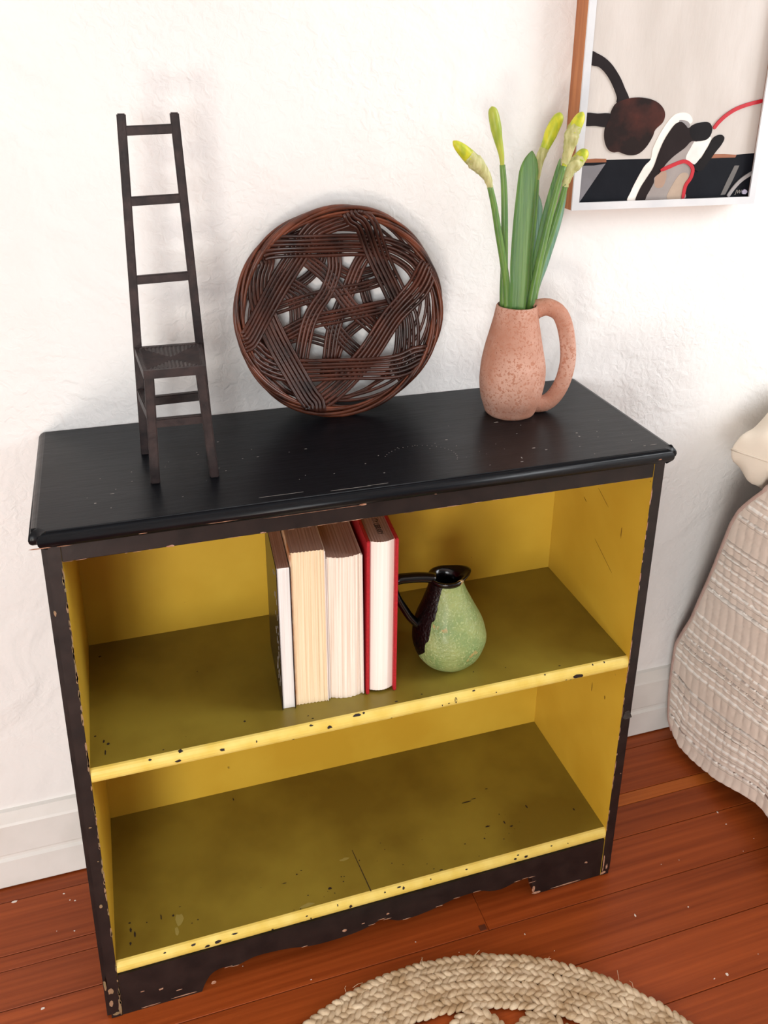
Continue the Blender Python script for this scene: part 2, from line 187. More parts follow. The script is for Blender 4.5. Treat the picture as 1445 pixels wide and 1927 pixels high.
# ------------------------------------------------------------------ materials
PLASTER = mat('wall_plaster', lin(243, 242, 240), lin(238, 237, 235), scale=3, rough=0.75, bump=0, coord='World', spec=0.2)
def plaster_bump(m):
    N = m.node_tree.nodes; L = m.node_tree.links; b = N['Principled BSDF']
    g = N.new('ShaderNodeNewGeometry')
    def nz(s, d, dist=0.0, sc=(1, 1, 1)):
        mp = N.new('ShaderNodeMapping'); mp.inputs['Scale'].default_value = sc; L.new(g.outputs['Position'], mp.inputs['Vector'])
        n = N.new('ShaderNodeTexNoise'); n.inputs['Scale'].default_value = s; n.inputs['Detail'].default_value = d
        n.inputs['Distortion'].default_value = dist; L.new(mp.outputs[0], n.inputs['Vector']); return n.outputs['Fac']
    a = nz(9, 3, 0.8); c = nz(75, 6, 0.9); msk = nz(4, 2)
    r = N.new('ShaderNodeMapRange'); r.inputs['From Min'].default_value = 0.4; r.inputs['From Max'].default_value = 0.62
    r.inputs['To Min'].default_value = 0.25; L.new(msk, r.inputs['Value'])
    mu = N.new('ShaderNodeMath'); mu.operation = 'MULTIPLY'; L.new(c, mu.inputs[0]); L.new(r.outputs[0], mu.inputs[1])
    b1 = N.new('ShaderNodeBump'); b1.inputs['Strength'].default_value = 0.55; b1.inputs['Distance'].default_value = 0.011; L.new(a, b1.inputs['Height'])
    b2 = N.new('ShaderNodeBump'); b2.inputs['Strength'].default_value = 0.6; b2.inputs['Distance'].default_value = 0.0040
    L.new(mu.outputs[0], b2.inputs['Height']); L.new(b1.outputs['Normal'], b2.inputs['Normal']); L.new(b2.outputs['Normal'], b.inputs['Normal'])
plaster_bump(PLASTER)
TRIMW = mat('white_trim_paint', lin(232, 230, 226), lin(222, 220, 215), scale=12, rough=0.45, bump=0.2, bscale=30, coord='World', bdist=0.003)
FLOORM = mat('floor_wood', lin(172, 82, 34), lin(138, 60, 20), scale=7, rough=0.38, bump=0.12, bscale=40, stretch=(0.35, 16, 16), coord='World', rnd=0.10,
             lo=0.3, hi=0.7, detail=8, bdist=0.001, spec=0.3, rvar=0.05)
FLOORL = mat('pale_floor_wood', lin(194, 104, 40), lin(168, 82, 28), scale=7, rough=0.38, stretch=(0.35, 16, 16), coord='World', detail=8, spec=0.3)
FLOORD = mat('floor_gap', lin(40, 16, 8), rough=0.9)
BLACK = mat('black_paint', lin(12, 15, 20), lin(7, 10, 15), scale=18, rough=0.34, bump=0.10, bscale=30, stretch=(1, 6, 6), coord='World', bdist=0.002, spec=0.22, rvar=0.06)
BLACKW = mat('worn_black_paint', lin(36, 29, 28), lin(20, 18, 19), scale=30, rough=0.42, bump=0.2, bscale=60, coord='World', bdist=0.0015, spec=0.4)
YELLOW = mat('yellow_paint', lin(212, 176, 62), lin(198, 158, 48), scale=6, rough=0.36, bump=0.08, bscale=60, coord='World', bdist=0.001, spec=0.4,
             spots=[(lin(150, 120, 44), 60, 0.76)])
SHELFY = mat('shaded_yellow_shelf_top', lin(142, 126, 48), lin(116, 98, 34), scale=7, rough=0.33, bump=0.06, bscale=60, coord='World', bdist=0.001, spec=0.4,
             spots=[(lin(104, 86, 34), 80, 0.77)])  # same yellow paint, darkened: shade on the shelf tops is in the colour
EDGEY = mat('lit_yellow_shelf_edge', lin(230, 208, 116), lin(220, 192, 90), scale=30, rough=0.4, bump=0.1, bscale=60, coord='World', bdist=0.001)  # same yellow paint, lightened: front light on the edges is in the colour
CHIPD = mat('dark_chip', lin(30, 20, 20), rough=0.7)
CHIPT = mat('bare_wood_chip', lin(150, 104, 80), lin(184, 146, 122), scale=200, rough=0.7)
CHIPW = mat('white_scuff', lin(140, 134, 128), rough=0.7)
CHIPG = mat('grey_scuff', lin(150, 144, 110), rough=0.6)
SPECKW = mat('white_speck', lin(240, 228, 218), rough=0.6)
CAST = mat('dark_cast_metal', lin(56, 44, 43), lin(34, 28, 29), scale=60, rough=0.5, bump=0.25, bscale=220, coord='World', bdist=0.001, spec=0.4, metal=0.15)
WILLOW = mat('willow_rod', lin(80, 42, 30), lin(38, 18, 13), scale=28, rough=0.36, bump=0.25, bscale=130, coord='World', bdist=0.001, rnd=0.25, spec=0.5)
WILLOWR = mat('willow_rim', lin(112, 58, 36), lin(50, 24, 16), scale=24, rough=0.36, bump=0.25, bscale=130, coord='World', bdist=0.001, rnd=0.2, spec=0.5)
CLAY = mat('terracotta', lin(206, 164, 146), lin(178, 126, 104), scale=16, rough=0.85, bump=0.5, bscale=260, coord='Object', bdist=0.0015, spec=0.15,
           spots=[(lin(150, 92, 72), 420, 0.64), (lin(182, 128, 106), 240, 0.55)])
CLAYIN = mat('terracotta_inside', lin(90, 58, 46), rough=0.9)
STEM = mat('stem_green', lin(110, 146, 66), lin(84, 124, 66), scale=8, rough=0.4, stretch=(30, 30, 2), coord='World', subsurf=0.1)
LEAF = mat('leaf_green', lin(96, 140, 66), lin(66, 112, 58), scale=6, rough=0.42, stretch=(40, 10, 1), coord='World', subsurf=0.1, bump=0.3, bscale=14, bdist=0.002)
LEAFB = mat('leaf_blue_green', lin(128, 166, 146), lin(88, 134, 108), scale=6, rough=0.42, stretch=(40, 10, 1), coord='World', subsurf=0.1, bump=0.3, bscale=14, bdist=0.002)
BUD = mat('bud_yellow_green', lin(206, 204, 44), lin(160, 178, 40), scale=30, rough=0.45, stretch=(3, 3, 1), coord='World', subsurf=0.2, lo=0.4, hi=0.6)
BUDG = mat('bud_green', lin(146, 166, 54), lin(178, 186, 70), scale=30, rough=0.45, stretch=(3, 3, 1), coord='World', subsurf=0.2)
PAPERY = mat('papery_sheath', lin(206, 204, 150), lin(164, 164, 96), scale=40, rough=0.6, stretch=(4, 4, 1), coord='World', subsurf=0.2, bump=0.5, bscale=50)
PAGEW = mat('white_pages', lin(250, 248, 246), lin(232, 227, 224), scale=9, rough=0.8, stretch=(60, 0.5, 0.5), coord='Object', bump=0.3, bscale=12, bdist=0.001)
PAGEC = mat('cream_pages', lin(246, 228, 196), lin(230, 204, 166), scale=9, rough=0.8, stretch=(60, 0.5, 0.5), coord='Object', bump=0.3, bscale=12, bdist=0.001)
PAGEI = mat('ivory_pages', lin(250, 240, 228), lin(226, 206, 188), scale=9, rough=0.8, stretch=(50, 0.5, 0.5), coord='Object', bump=0.4, bscale=12, bdist=0.0015)
PAGER = mat('smooth_pages', lin(250, 243, 236), lin(244, 232, 222), scale=7, rough=0.75, stretch=(50, 0.5, 0.5), coord='Object', bump=0.15, bscale=12, bdist=0.001)
PAGETOP = mat('dusty_shaded_page_tops', lin(178, 146, 132), lin(156, 122, 108), scale=9, rough=0.9, stretch=(60, 0.5, 0.5), coord='Object', bump=0.3, bscale=12, bdist=0.001)  # aged dust, plus the shade on the page tops mixed into the colour
COVB = mat('black_cover', lin(26, 24, 26), rough=0.3)
COVW = mat('white_cover', lin(232, 222, 216), rough=0.4)
COVO = mat('orange_cover', lin(202, 134, 84), lin(230, 208, 184), scale=60, rough=0.5)
COVR = mat('red_cloth_cover', lin(184, 30, 42), lin(160, 22, 34), scale=300, rough=0.45, bump=0.2, bscale=600, bdist=0.0005)
INK = mat('grey_ink', lin(26, 18, 18), rough=0.8)
WOODF = mat('frame_wood', lin(190, 122, 74), lin(166, 100, 58), scale=8, rough=0.5, stretch=(20, 20, 1), coord='World')
SILVER = mat('silver_strip', lin(232, 234, 236), lin(218, 221, 225), scale=12, rough=0.4, metal=0.35, coord='World')
CANVAS = mat('painted_cream', lin(212, 206, 200), lin(200, 193, 186), scale=10, rough=0.75, bump=0.4, bscale=45, stretch=(1.6, 1, .5), bdist=0.002, coord='World', spec=0.2)
JUTE = mat('jute', lin(224, 206, 178), lin(184, 158, 124), scale=45, rough=0.9, bump=0.8, bscale=320, coord='World', bdist=0.001, spec=0.1)
QUILT = mat('quilt_cotton', lin(236, 222, 210), lin(228, 212, 198), scale=5, rough=0.95, bump=0.25, bscale=420, coord='World', bdist=0.0006, spec=0.1, sheen=0.2)
QUILTW = mat('quilt_thread', lin(250, 244, 236), rough=0.9, spec=0.1)
QUILTB = mat('quilt_binding', lin(196, 168, 158), lin(186, 158, 148), scale=50, rough=0.95, spec=0.1, coord='World')
LINEN = mat('pillow_linen', lin(236, 226, 210), lin(228, 216, 198), scale=6, rough=0.95, bump=0.25, bscale=60, coord='World', bdist=0.004, spec=0.1)
MATT = mat('mattress_ticking', lin(150, 140, 132), rough=0.9)
BEDW = mat('bed_wood', lin(70, 48, 36), rough=0.6)
# ------------------------------------------------------------------ the room
def struct(o, label=None):
    o['kind'] = 'structure'
    if label: o['label'] = label
    return o
struct(box('wall_back', -2.1, 2.7, 0.29, 0.41, -0.05, 2.5, PLASTER), 'white lumpy plaster wall behind the bookcase')
struct(box('wall_left', -2.22, -2.1, -3.6, 0.41, -0.05, 2.5, PLASTER), 'white plaster wall at the left end of the room')
struct(box('wall_right', 2.7, 2.82, -3.6, 0.41, -0.05, 2.5, PLASTER), 'white plaster wall at the right end of the room')
struct(box('ceiling', -2.22, 2.82, -3.6, 0.41, 2.5, 2.6, PLASTER), 'white ceiling')
fl = struct(box('floor', -2.1, 2.7, -3.6, 0.29, -0.05, -0.006, FLOORD), 'orange brown varnished softwood board floor')
edges = [-0.036+0.0945*k for k in range(-37, 1)]+[0.0585, 0.1225, 0.1485, 0.2475, 0.2895]
def board(x0, x1, y0, y1, dz=0.0, m=None):
    c = ((x0+x1)/2, (y0+y1)/2)
    bm = bmesh.new(); bmesh.ops.create_cube(bm, size=1)
    for v in bm.verts: v.co = Vector((v.co.x*(x1-x0-0.0006), v.co.y*(y1-y0-0.0010), v.co.z*0.0062-0.0031+dz))
    bmesh.ops.bevel(bm, geom=[e for e in bm.edges if min(v.co.z for v in e.verts) > -0.002+dz], offset=0.0007, segments=1, affect='EDGES')
    o = from_bm('floorboard', bm, m or FLOORM, fl); o.location = (c[0], c[1], 0)
    return o
for i in range(len(edges)-1):
    y0, y1 = edges[i], edges[i+1]
    if abs(y0+0.036) < 1e-6: xs = [-2.1, 0.169, 2.7]
    elif y1-y0 < 0.03: xs = [-2.1, .25, 2.7]
    else: xs = [-2.1, random.choice([-1.3, -0.95, 1.05, 1.5]), 2.7]
    for j in range(len(xs)-1):
        o = board(xs[j], xs[j+1], y0, y1, random.uniform(-0.0004, 0.0), FLOORL if y1-y0 < 0.03 and j == 1 else None)
# white flecks of paint on the boards
random.seed(3)
fk = [(-0.55, 0.2445, .005, .0018), (-0.4748, 0.2363, .0022, .0012), (-0.4573, 0.2173, .002, .0012), (-0.465, 0.221, .0012, .001), (-0.4578, 0.1608, .0014, .0016), (-0.5008, 0.0456, .003, .002),
      (0.6693, 0.0552, .0014, .0022), (0.6673, 0.0276, .0018, .001), (0.4066, -0.0843, .0015, .0035), (0.4991, -0.0973, .0013, .0016), (0.4867, -0.2146, .0026, .0032), (0.4638, -0.2144, .0018, .001),
      (0.48, 0.222, .002, .0015), (0.50, 0.226, .0015, .001), (-0.12, -0.03, .0012, .001), (0.05, -0.02, .001, .001), (0.22, -0.06, .0012, .0014)]
fk += [(random.uniform(-0.5, 0.7), random.uniform(-0.25, 0.25), .0007, .0007) for _ in range(26)]
blobs('paint_fleck', fk, lambda a, b, h: (a, b, 0.0001+h*2), SPECKW, fl, nv=7)
# square nail plug at the butt joint
plug = box('wood_plug', 0.155, 0.1665, -0.0335, -0.024, -0.0005, 0.0004, mat('plug_wood', lin(96, 44, 20), rough=0.5), fl, bevel=0.0003, seg=1)
# baseboard with a sloping cap, a groove and a lower shoe board
prof = [(.29, .152), (.284, .150), (.2785, .131), (.2765, .127), (.2765, .070), (.2785, .066), (.2785, .061), (.2745, .057), (.2740, .0045), (.2748, .0028), (.29, .0028)]
def extrude_profile(name, prof, x0, x1, m):
    V = [(x0, y, z) for y, z in prof]+[(x1, y, z) for y, z in prof]; n = len(prof)
    F = [(i, (i+1) % n, n+(i+1) % n, n+i) for i in range(n)]+[tuple(range(n))[::-1], tuple(range(n, 2*n))]
    o = obj(name, V, F, m)
    bm = bmesh.new(); bm.from_mesh(o.data); bmesh.ops.recalc_face_normals(bm, faces=bm.faces); bm.to_mesh(o.data); bm.free()
    return o
struct(extrude_profile('baseboard_back', prof, -2.1, 2.7, TRIMW), 'white painted baseboard with a groove along the back wall')
# ------------------------------------------------------------------ bookcase
bc = thing('bookcase', 'low black bookcase with chipped yellow interior standing against the wall', 'bookcase', (0, 0.14, 0))
def bpart(o):
    o.parent = bc; o.matrix_parent_inverse = Matrix.Translation((0, -0.14, 0)); return o
XI, XO, YB = 0.3909, 0.4118, 0.2705
def side(sgn):
    bm = bmesh.new(); bmesh.ops.create_cube(bm, size=1)
    x0, x1 = sorted((sgn*XI, sgn*XO))
    for v in bm.verts: v.co = Vector(((x0+x1)/2+v.co.x*(x1-x0), 0.136+v.co.y*0.272, 0.3904+v.co.z*0.7792))
    bmesh.ops.bevel(bm, geom=[e for e in bm.edges if abs(sum(v.co.y for v in e.verts)) < 0.001 and abs(e.verts[0].co.z-e.verts[1].co.z) > 0.5 and abs(abs(e.verts[0].co.x)-XO) < 1e-3], offset=0.006, segments=4, affect='EDGES')
    o = from_bm('side_panel', bm, [BLACKW, YELLOW])
    for p in o.data.polygons:
        if abs(p.center.x-sgn*XI) < 1e-4: p.material_index = 1
    return bpart(o)
side(-1); side(1)
# top slab with rounded front and side edges
bm = bmesh.new(); bmesh.ops.create_cube(bm, size=1)
for v in bm.verts: v.co = Vector((v.co.x*0.846, 0.138+v.co.y*0.300, 0.790+v.co.z*0.0204))
bmesh.ops.bevel(bm, geom=[e for e in bm.edges if abs(e.verts[0].co.z-e.verts[1].co.z) > 0.01 and e.verts[0].co.y < 0.1], offset=0.010, segments=5, affect='EDGES')
bmesh.ops.bevel(bm, geom=[e for e in bm.edges if abs(e.verts[0].co.z-e.verts[1].co.z) < 1e-5 and not all(v.co.y > 0.28 for v in e.verts)], offset=0.0098, segments=5, profile=0.5, affect='EDGES')
top = bpart(from_bm('top_board', bm, BLACK)); 
for p in top.data.polygons: p.use_smooth = p.area < 0.02
bpart(box('top_rail', -XI, XI, 0.0005, 0.018, 0.7557, 0.7798, BLACKW, bevel=0.0012))
def shelf(z, th):
    prof = []
    for k in range(9):
        a = -math.pi/2+math.pi*k/8
        prof.append((0.0075-0.0075*math.cos(a), z-th/2+th/2*math.sin(a)))
    prof = prof+[(YB, z), (YB, z-th)]
    n = len(prof); V = [(-XI, y, q) for y, q in prof]+[(XI, y, q) for y, q in prof]
    F = [(i, (i+1) % n, n+(i+1) % n, n+i) for i in range(n)]+[tuple(range(n))[::-1], tuple(range(n, 2*n))]
    mi = [1 if i < 8 else (0 if i == 8 else 2) for i in range(n)]+[2, 2]
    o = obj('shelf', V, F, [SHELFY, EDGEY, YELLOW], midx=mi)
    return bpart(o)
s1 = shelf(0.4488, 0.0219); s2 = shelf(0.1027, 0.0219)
bpart(box('back_panel', -XI, XI, 0.2705, 0.2735, 0.02, 0.7798, YELLOW))
bpart(box('top_underside', -XI, XI, 0.018, 0.2705, 0.774, 0.7798, YELLOW))
# scalloped kick board
zs = [(-0.3905, 0.0), (-0.2779, 0.0), (-0.2720, 0.016), (-0.262, 0.031), (-0.247, 0.037), (-0.232, 0.033), (-0.221, 0.034), (-0.195, 0.041), (-0.15, 0.038), (-0.115, 0.030), (-0.085, 0.028),
      (-0.045, 0.030), (-0.018, 0.036), (0.0, 0.043), (0.012, 0.0385), (0.03, 0.0295), (0.055, 0.0285), (0.09, 0.034), (0.125, 0.0425), (0.165, 0.0435), (0.185, 0.0365), (0.205, 0.034), (0.228, 0.0400), (0.246, 0.0425),
      (0.2585, 0.0405), (0.2605, 0.024), (0.267, 0.0), (0.3905, 0.0)]
cur = [zs[0], zs[1]]+[tuple(p)[:2] for p in spline([(a, b, 0) for a, b in zs[1:-1]], 120)][1:]+[zs[-1]]
V = []; F = []
for y in (0.0010, 0.019):
    for a, b in cur: V.append((a, y, b+0.0004))
    for a, b in cur: V.append((a, y, 0.0806))
n = len(cur)
for i in range(n-1):
    F += [(i, i+1, n+i+1, n+i), (2*n+i+1, 2*n+i, 3*n+i, 3*n+i+1), (i+1, i, 2*n+i, 2*n+i+1), (n+i, n+i+1, 3*n+i+1, 3*n+i)]
F += [(0, n, 3*n, 2*n), (n-1, 3*n-1, 4*n-1, 2*n-1)]
kick = bpart(obj('kick_board', V, F, BLACKW))
# worn spots, each kind of chip one mesh
random.seed(5)
fr = lambda a, b, h: (a, -0.0002-h, b)
edge1 = [(-0.2832, .4374, .0038, .0022), (-0.2258, .4400, .0042, .0024), (-0.2789, .4480, .0034, .0014), (-0.3179, .4465, .0022, .0010), (-0.18, .4415, .0012, .0022), (-0.0798, .4395, .004, .0026), (-0.105, .4465, .003, .0012),
         (0.1067, .4390, .0018, .0062), (0.096, .4365, .0016, .001), (0.086, .4355, .0012, .0016), (0.3049, .4350, .0095, .0052), (0.293, .4300, .0018, .001), (0.285, .4325, .0018, .0008),
         (0.33, .4476, .0012, .0010), (0.35, .4476, .0012, .001), (0.25, .4476, .0014, .0008), (0.17, .4380, .0012, .0010), (-0.04, .4470, .006, .0012), (-0.03, .4478, .002, .0008), (0.01, .4310, .0014, .001), (-0.13, .4300, .002, .001), (0.135, .447, .003, .0008)]
edge2 = [(-0.05, .0905, .0032, .0040), (-0.2498, .0940, .005, .003), (-0.2653, .0905, .004, .0026), (-0.3247, .0990, .002, .0010), (-0.2844, .0990, .004, .0014), (-0.225, .0985, .005, .0012), (0.035, .0970, .0020, .003), (0.028, .0999, .004, .001),
         (0.2252, .0940, .0032, .0018), (0.2441, .0930, .0034, .0024), (0.23, .0990, .002, .001), (-0.1118, .0880, .0012, .003), (-0.118, .0955, .002, .001), (-0.17, .0870, .0024, .0018), (0.14, .0990, .0022, .001), (0.29, .0990, .002, .001), (0.08, .0990, .0015, .0008), (0.005, .0985, .0018, .0012), (-0.07, .0985, .001, .002), (0.32, .096, .001, .001)]
def on_edge(zt):
    def f(a, b, h):
        q = max(-1, min(1, (b-(zt-0.01095))/0.01095)); yy = 0.0075-0.0075*math.sqrt(max(0, 1-q*q))
        return (a, yy-0.00015-h, b)
    return f
blobs('paint_chip', edge1, on_edge(.4488), CHIPD, s1); blobs('paint_chip', edge2, on_edge(.1027), CHIPD, s2)
up = lambda zz: (lambda a, b, h: (a, b, zz+h-0.0001))
t1 = [(-0.372, 0.030, .0012, .005), (-0.368, 0.045, .002, .003), (-0.3735, 0.052, .0015, .003), (-0.375, 0.238, .003, .002), (-0.19, 0.035, .0018, .0018), (-0.105, 0.02, .0015, .001), (-0.10, 0.013, .001, .001), (0.15, 0.04, .001, .001), (0.02, 0.012, .003, .0012), (-0.384, 0.065, .002, .002),
      (0.2, 0.035, .001, .001), (0.06, 0.016, .0015, .001), (-0.3, 0.013, .0014, .001), (-0.24, 0.16, .001, .001), (-0.1, 0.013, .002, .001), (0.28, 0.015, .002, .001)]
blobs('paint_chip', t1, up(.4488), CHIPD, s1)
t2 = [(-0.3635, 0.04, .0016, .006), (-0.3685, 0.05, .0016, .004), (-0.37, 0.028, .0016, .003), (-0.37, 0.062, .002, .0015), (-0.325, 0.058, .0012, .005), (-0.308, 0.055, .0018, .0022), (0.19, 0.125, .009, .0018), (0.205, 0.128, .006, .0008), (0.235, 0.142, .003, .0008), (0.205, 0.066, .0045, .0018),
      (0.235, 0.066, .0014, .004), (0.243, 0.055, .0034, .0016), (0.19, 0.045, .0014, .002), (0.285, 0.085, .0014, .004), (-0.11, 0.075, .0016, .0012), (-0.118, 0.07, .0018, .0012), (-0.075, 0.030, .0044, .0022), (-0.07, 0.02, .0012, .001), (-0.052, 0.036, .0012, .001), (-0.053, 0.045, .001, .0012), (0.03, 0.045, .0014, .001), (-0.19, 0.25, .001, .004), (-0.14, 0.06, .004, .0008), (0.1, 0.01, .003, .001), (0.09, 0.015, .0015, .001), (0.36, 0.055, .0016, .003)]
t2 += [(random.uniform(-.37, .37), random.uniform(.008, .09), random.uniform(.0005, .0016), random.uniform(.0004, .0012)) for _ in range(26)]
blobs('paint_chip', t2, up(.1027), CHIPD, s2)
blobs('scuff', [(-.30, .045, .006, .012), (-.305, .028, .003, .008), (-.115, .012, .012, .004), (-.04, .075, .008, .003)], up(.10275), mat('pale_smear', lin(150, 138, 74), rough=0.4), s2)
obj('crack', [(-0.0242, 0.088, .10285), (-0.0232, 0.088, .10285), (-0.0152, 0.0062, .10285), (-0.0168, 0.0062, .10285)], [(0, 3, 2, 1)], CHIPD, s2)
rail = [(random.uniform(-.39, .39), .7562+random.uniform(-.0003, .0004), random.uniform(.002, .010), .0003) for _ in range(34)]+[(-0.27, .757, .006, .0016), (-0.16, .757, .004, .001)]
blobs('paint_chip', rail, lambda a, b, h: (a, 0.0004-h, b), CHIPT, bc).matrix_parent_inverse = Matrix.Translation((0, -0.14, 0))
lip = [(-0.0365, .7815, .0048, .0026), (-0.41, .783, .012, .0014), (-0.385, .782, .01, .0008), (-0.3, .785, .006, .0008), (-0.21, .786, .018, .0006), (-0.13, .7805, .03, .0005), (-0.09, .7805, .03, .0006), (-0.055, .781, .014, .0006), (0.06, .783, .002, .0006), (0.39, .7895, .003, .001)]
blobs('paint_chip', lip, lambda a, b, h: (a, -0.0119-h+abs(b-.790)**2*45, b), CHIPT, bc).matrix_parent_inverse = Matrix.Translation((0, -0.14, 0))
blobs('paint_chip', [(0.4125, .7885, .002, .0025), (0.4095, .7935, .0016, .0012)], lambda a, b, h: (a, -0.0105+(a-.4)*.25-h, b), CHIPT, bc).matrix_parent_inverse = Matrix.Translation((0, -0.14, 0))
tp = [(0.1195, .109, .0028, .0018), (0.2127, .1484, .005, .0014), (0.3094, .0804, .002, .0018), (0.3071, .0683, .0022, .0022), (0.1962, .0259, .001, .004), (0.1917, .0144, .003, .0012), (-0.1432, .1259, .003, .0008), (-0.1874, .1887, .002, .001), (-0.0765, .1333, .0028, .0009), (0.24, .04, .003, .001), (0.226, .05, .0035, .0012), (-0.305, .125, .0012, .0012),
      (-0.13, .01, .045, .0004), (-0.05, .003, .04, .0005), (-0.01, .004, .02, .0004), (0.395, .014, .008, .0006), (0.38, .014, .003, .0008), (-0.33, .07, .004, .0006), (-0.35, .05, .002, .002)]
tp += [(random.uniform(-.36, .38), random.uniform(.005, .17), random.uniform(.0005, .0018), random.uniform(.0003, .0009)) for _ in range(46)]
tp += [(0.065+0.05*math.cos(t), .062+.04*math.sin(t), .0010, .0006) for t in [i*0.14 for i in range(-3, 20)]]
tp = [(a, b, c*.75, d*.75) for a, b, c, d in tp]
blobs('scuff', tp, up(.8003), CHIPW, top)
inl = [(-XI-random.uniform(0, .0012), random.uniform(.02, .75), random.uniform(.0004, .0014), random.uniform(.002, .012)) for _ in range(70)]+[(-XO+.006, .69, .0016, .005), (-XO+.012, .22, .0022, .003), (-XO+.009, .055, .004, .006), (-XO+.003, .07, .002, .010), (-XO+.008, .03, .003, .008), (-XI-.002, .02, .0024, .016), (-XO+.014, .008, .006, .003), (-XO+.012, .36, .002, .0012), (-XO+.016, .3, .0012, .001)]
blobs('paint_chip', inl, fr, mat('edge_chip', lin(120, 104, 70), lin(150, 116, 90), scale=60, rough=0.7), bc).matrix_parent_inverse = Matrix.Translation((0, -0.14, 0))
inr = [(XI+random.uniform(0, .0010), random.uniform(.1, .75), random.uniform(.0004, .0010), random.uniform(.002, .012)) for _ in range(40)]+[(XO-.008, .22, .001, .001), (XI+.003, .03, .0015, .02), (XI+.010, .018, .002, .006), (XI+.004, .006, .006, .0035)]
blobs('paint_chip', inr, fr, CHIPT, bc).matrix_parent_inverse = Matrix.Translation((0, -0.14, 0))
kk = [(x, b+.0012, .007, .0007) for x, b in cur[2:-2:4] if random.random() < 0.6]+[(-0.30, .004, .02, .0012), (-0.26, .012, .004, .004), (-0.35, .003, .014, .001), (-0.335, .03, .004, .002), (-0.36, .036, .003, .001), (-0.31, .018, .005, .001), (0.27, .004, .009, .003), (0.264, .014, .003, .008), (0.33, .003, .03, .0015), (0.01, .052, .003, .002), (-0.06, .042, .004, .003), (-0.03, .046, .003, .001), (0.36, .04, .003, .002)]
blobs('paint_chip', kk, lambda a, b, h: (a, 0.0009-h, max(b, .0006)), CHIPT, bc).matrix_parent_inverse = Matrix.Translation((0, -0.14, 0))
blobs('scuff', [(0.4015, .338, .0095, .009)], fr, mat('worn_grey_patch', lin(60, 60, 58), lin(34, 32, 32), scale=200, rough=0.6), bc).matrix_parent_inverse = Matrix.Translation((0, -0.14, 0))
# scratches on the right inner side
blobs('scuff', [(0.17, .60, .006, .0008), (0.06, .655, .0012, .012), (0.19, .63, .02, .0005), (0.12, .655, .02, .0005), (0.14, .66, .004, .0006), (0.1, .57, .03, .0005), (0.09, .33, .001, .01), (0.05, .36, .002, .004)], lambda a, b, h: (XI-0.0001-h, a, b+(a-.1)*.5), mat('brown_scuff', lin(120, 88, 26), rough=0.6), bc).matrix_parent_inverse = Matrix.Translation((0, -0.14, 0))
# ------------------------------------------------------------------ miniature ladder-back chair
ch = thing('miniature_chair', 'tall miniature dark metal ladder-back chair with woven seat on the bookcase top', 'chair', (-0.245, 0.13, 0.8003))
CHI = Matrix.Translation((0.245, -0.13, -0.8003))
def cp(o): o.parent = ch; o.matrix_parent_inverse = CHI; return o
def bar(name, p, q, wx, wy, wz=None, bevel=0.0012):
    """square bar from p to q; wx, wy cross-section in x and y (or y and z for bars along x)"""
    p, q = Vector(p), Vector(q); bm = bmesh.new(); bmesh.ops.create_cube(bm, size=1)
    ax = max(range(3), key=lambda i: abs(q[i]-p[i])); others = [i for i in range(3) if i != ax]; wd = (wx, wy)
    for v in bm.verts:
        t = v.co[ax]+0.5; c = p.lerp(q, t); r = Vector(c)
        for k, i in enumerate(others): r[i] = c[i]+v.co[i]*wd[k]
        v.co = r
    bmesh.ops.bevel(bm, geom=list(bm.edges), offset=bevel, segments=2, affect='EDGES')
    return cp(from_bm(name, bm, CAST))
YP = 0.1775
bar('back_post', (-0.2850, YP, .8003), (-0.2775, YP, 1.2350), .0105, .008)
bar('back_post', (-0.1985, YP, .8003), (-0.2170, YP, 1.2362), .0105, .008)
def px(z, s): t = (z-.8)/.436; return (-0.2850+.0075*t) if s < 0 else (-0.1985-.0185*t)
for z in (1.2165, 1.1345, 1.0375): bar('ladder_rung', (px(z, -1)+.003, YP, z-.0010), (px(z, 1)-.003, YP, z+.0012), .006, .0112)
bar('stretcher', (px(.876, -1)+.003, YP, .8745), (px(.876, 1)-.003, YP, .8755), .008, .0125)
bar('front_leg', (-0.2780, .087, .8003), (-0.2748, .0855, .944), .0115, .010)
bar('front_leg', (-0.2055, .084, .8003), (-0.2150, .0855, .944), .0115, .010)
bar('stretcher', (-0.273, .0862, .8805), (-0.213, .0862, .8800), .008, .0112)
bar('stretcher', (-0.2765, .088, .8870), (-0.2838, YP-.003, .8870), .008, .014)
bar('stretcher', (-0.2120, .088, .8860), (-0.2015, YP-.003, .8860), .008, .014)
# seat: rails and a woven rush panel of four wedges
SB = [(-0.2865, .1765), (-0.2020, .1765), (-0.2085, .0800), (-0.2812, .0800)]
st = bpy.data.objects.new('seat', None)
V = []; F = []; ng = 64
for j in range(ng+1):
    for i in range(ng+1):
        u, v = i/ng, j/ng
        x = (SB[3][0]*(1-u)+SB[2][0]*u)*(1-v)+(SB[0][0]*(1-u)+SB[1][0]*u)*v; y = 0.0800+(0.1765-0.08)*v
        du, dv = min(u, 1-u), min(v, 1-v)
        edge = min(du, dv)
        dip = -0.0022*min(1, edge*2.6)+(0.0008 if edge < .07 else 0)
        rid = 0.0007*math.sin(2*math.pi*16*(u if dv*1.0 < du*0.9 else v))*(1 if edge > .06 else 0)
        V.append((x, y, 0.9495+dip+rid))
for j in range(ng):
    for i in range(ng): a = j*(ng+1)+i; F.append((a, a+1, a+ng+2, a+ng+1))
b0 = len(V)
ring = [i for i in range(ng+1)]+[j*(ng+1)+ng for j in range(1, ng+1)]+[ng*(ng+1)+i for i in range(ng-1, -1, -1)]+[j*(ng+1) for j in range(ng-1, 0, -1)]
for r in ring: V.append((V[r][0], V[r][1], 0.9395))
for k in range(len(ring)):
    l = (k+1) % len(ring); F.append((ring[l], ring[k], b0+k, b0+l))
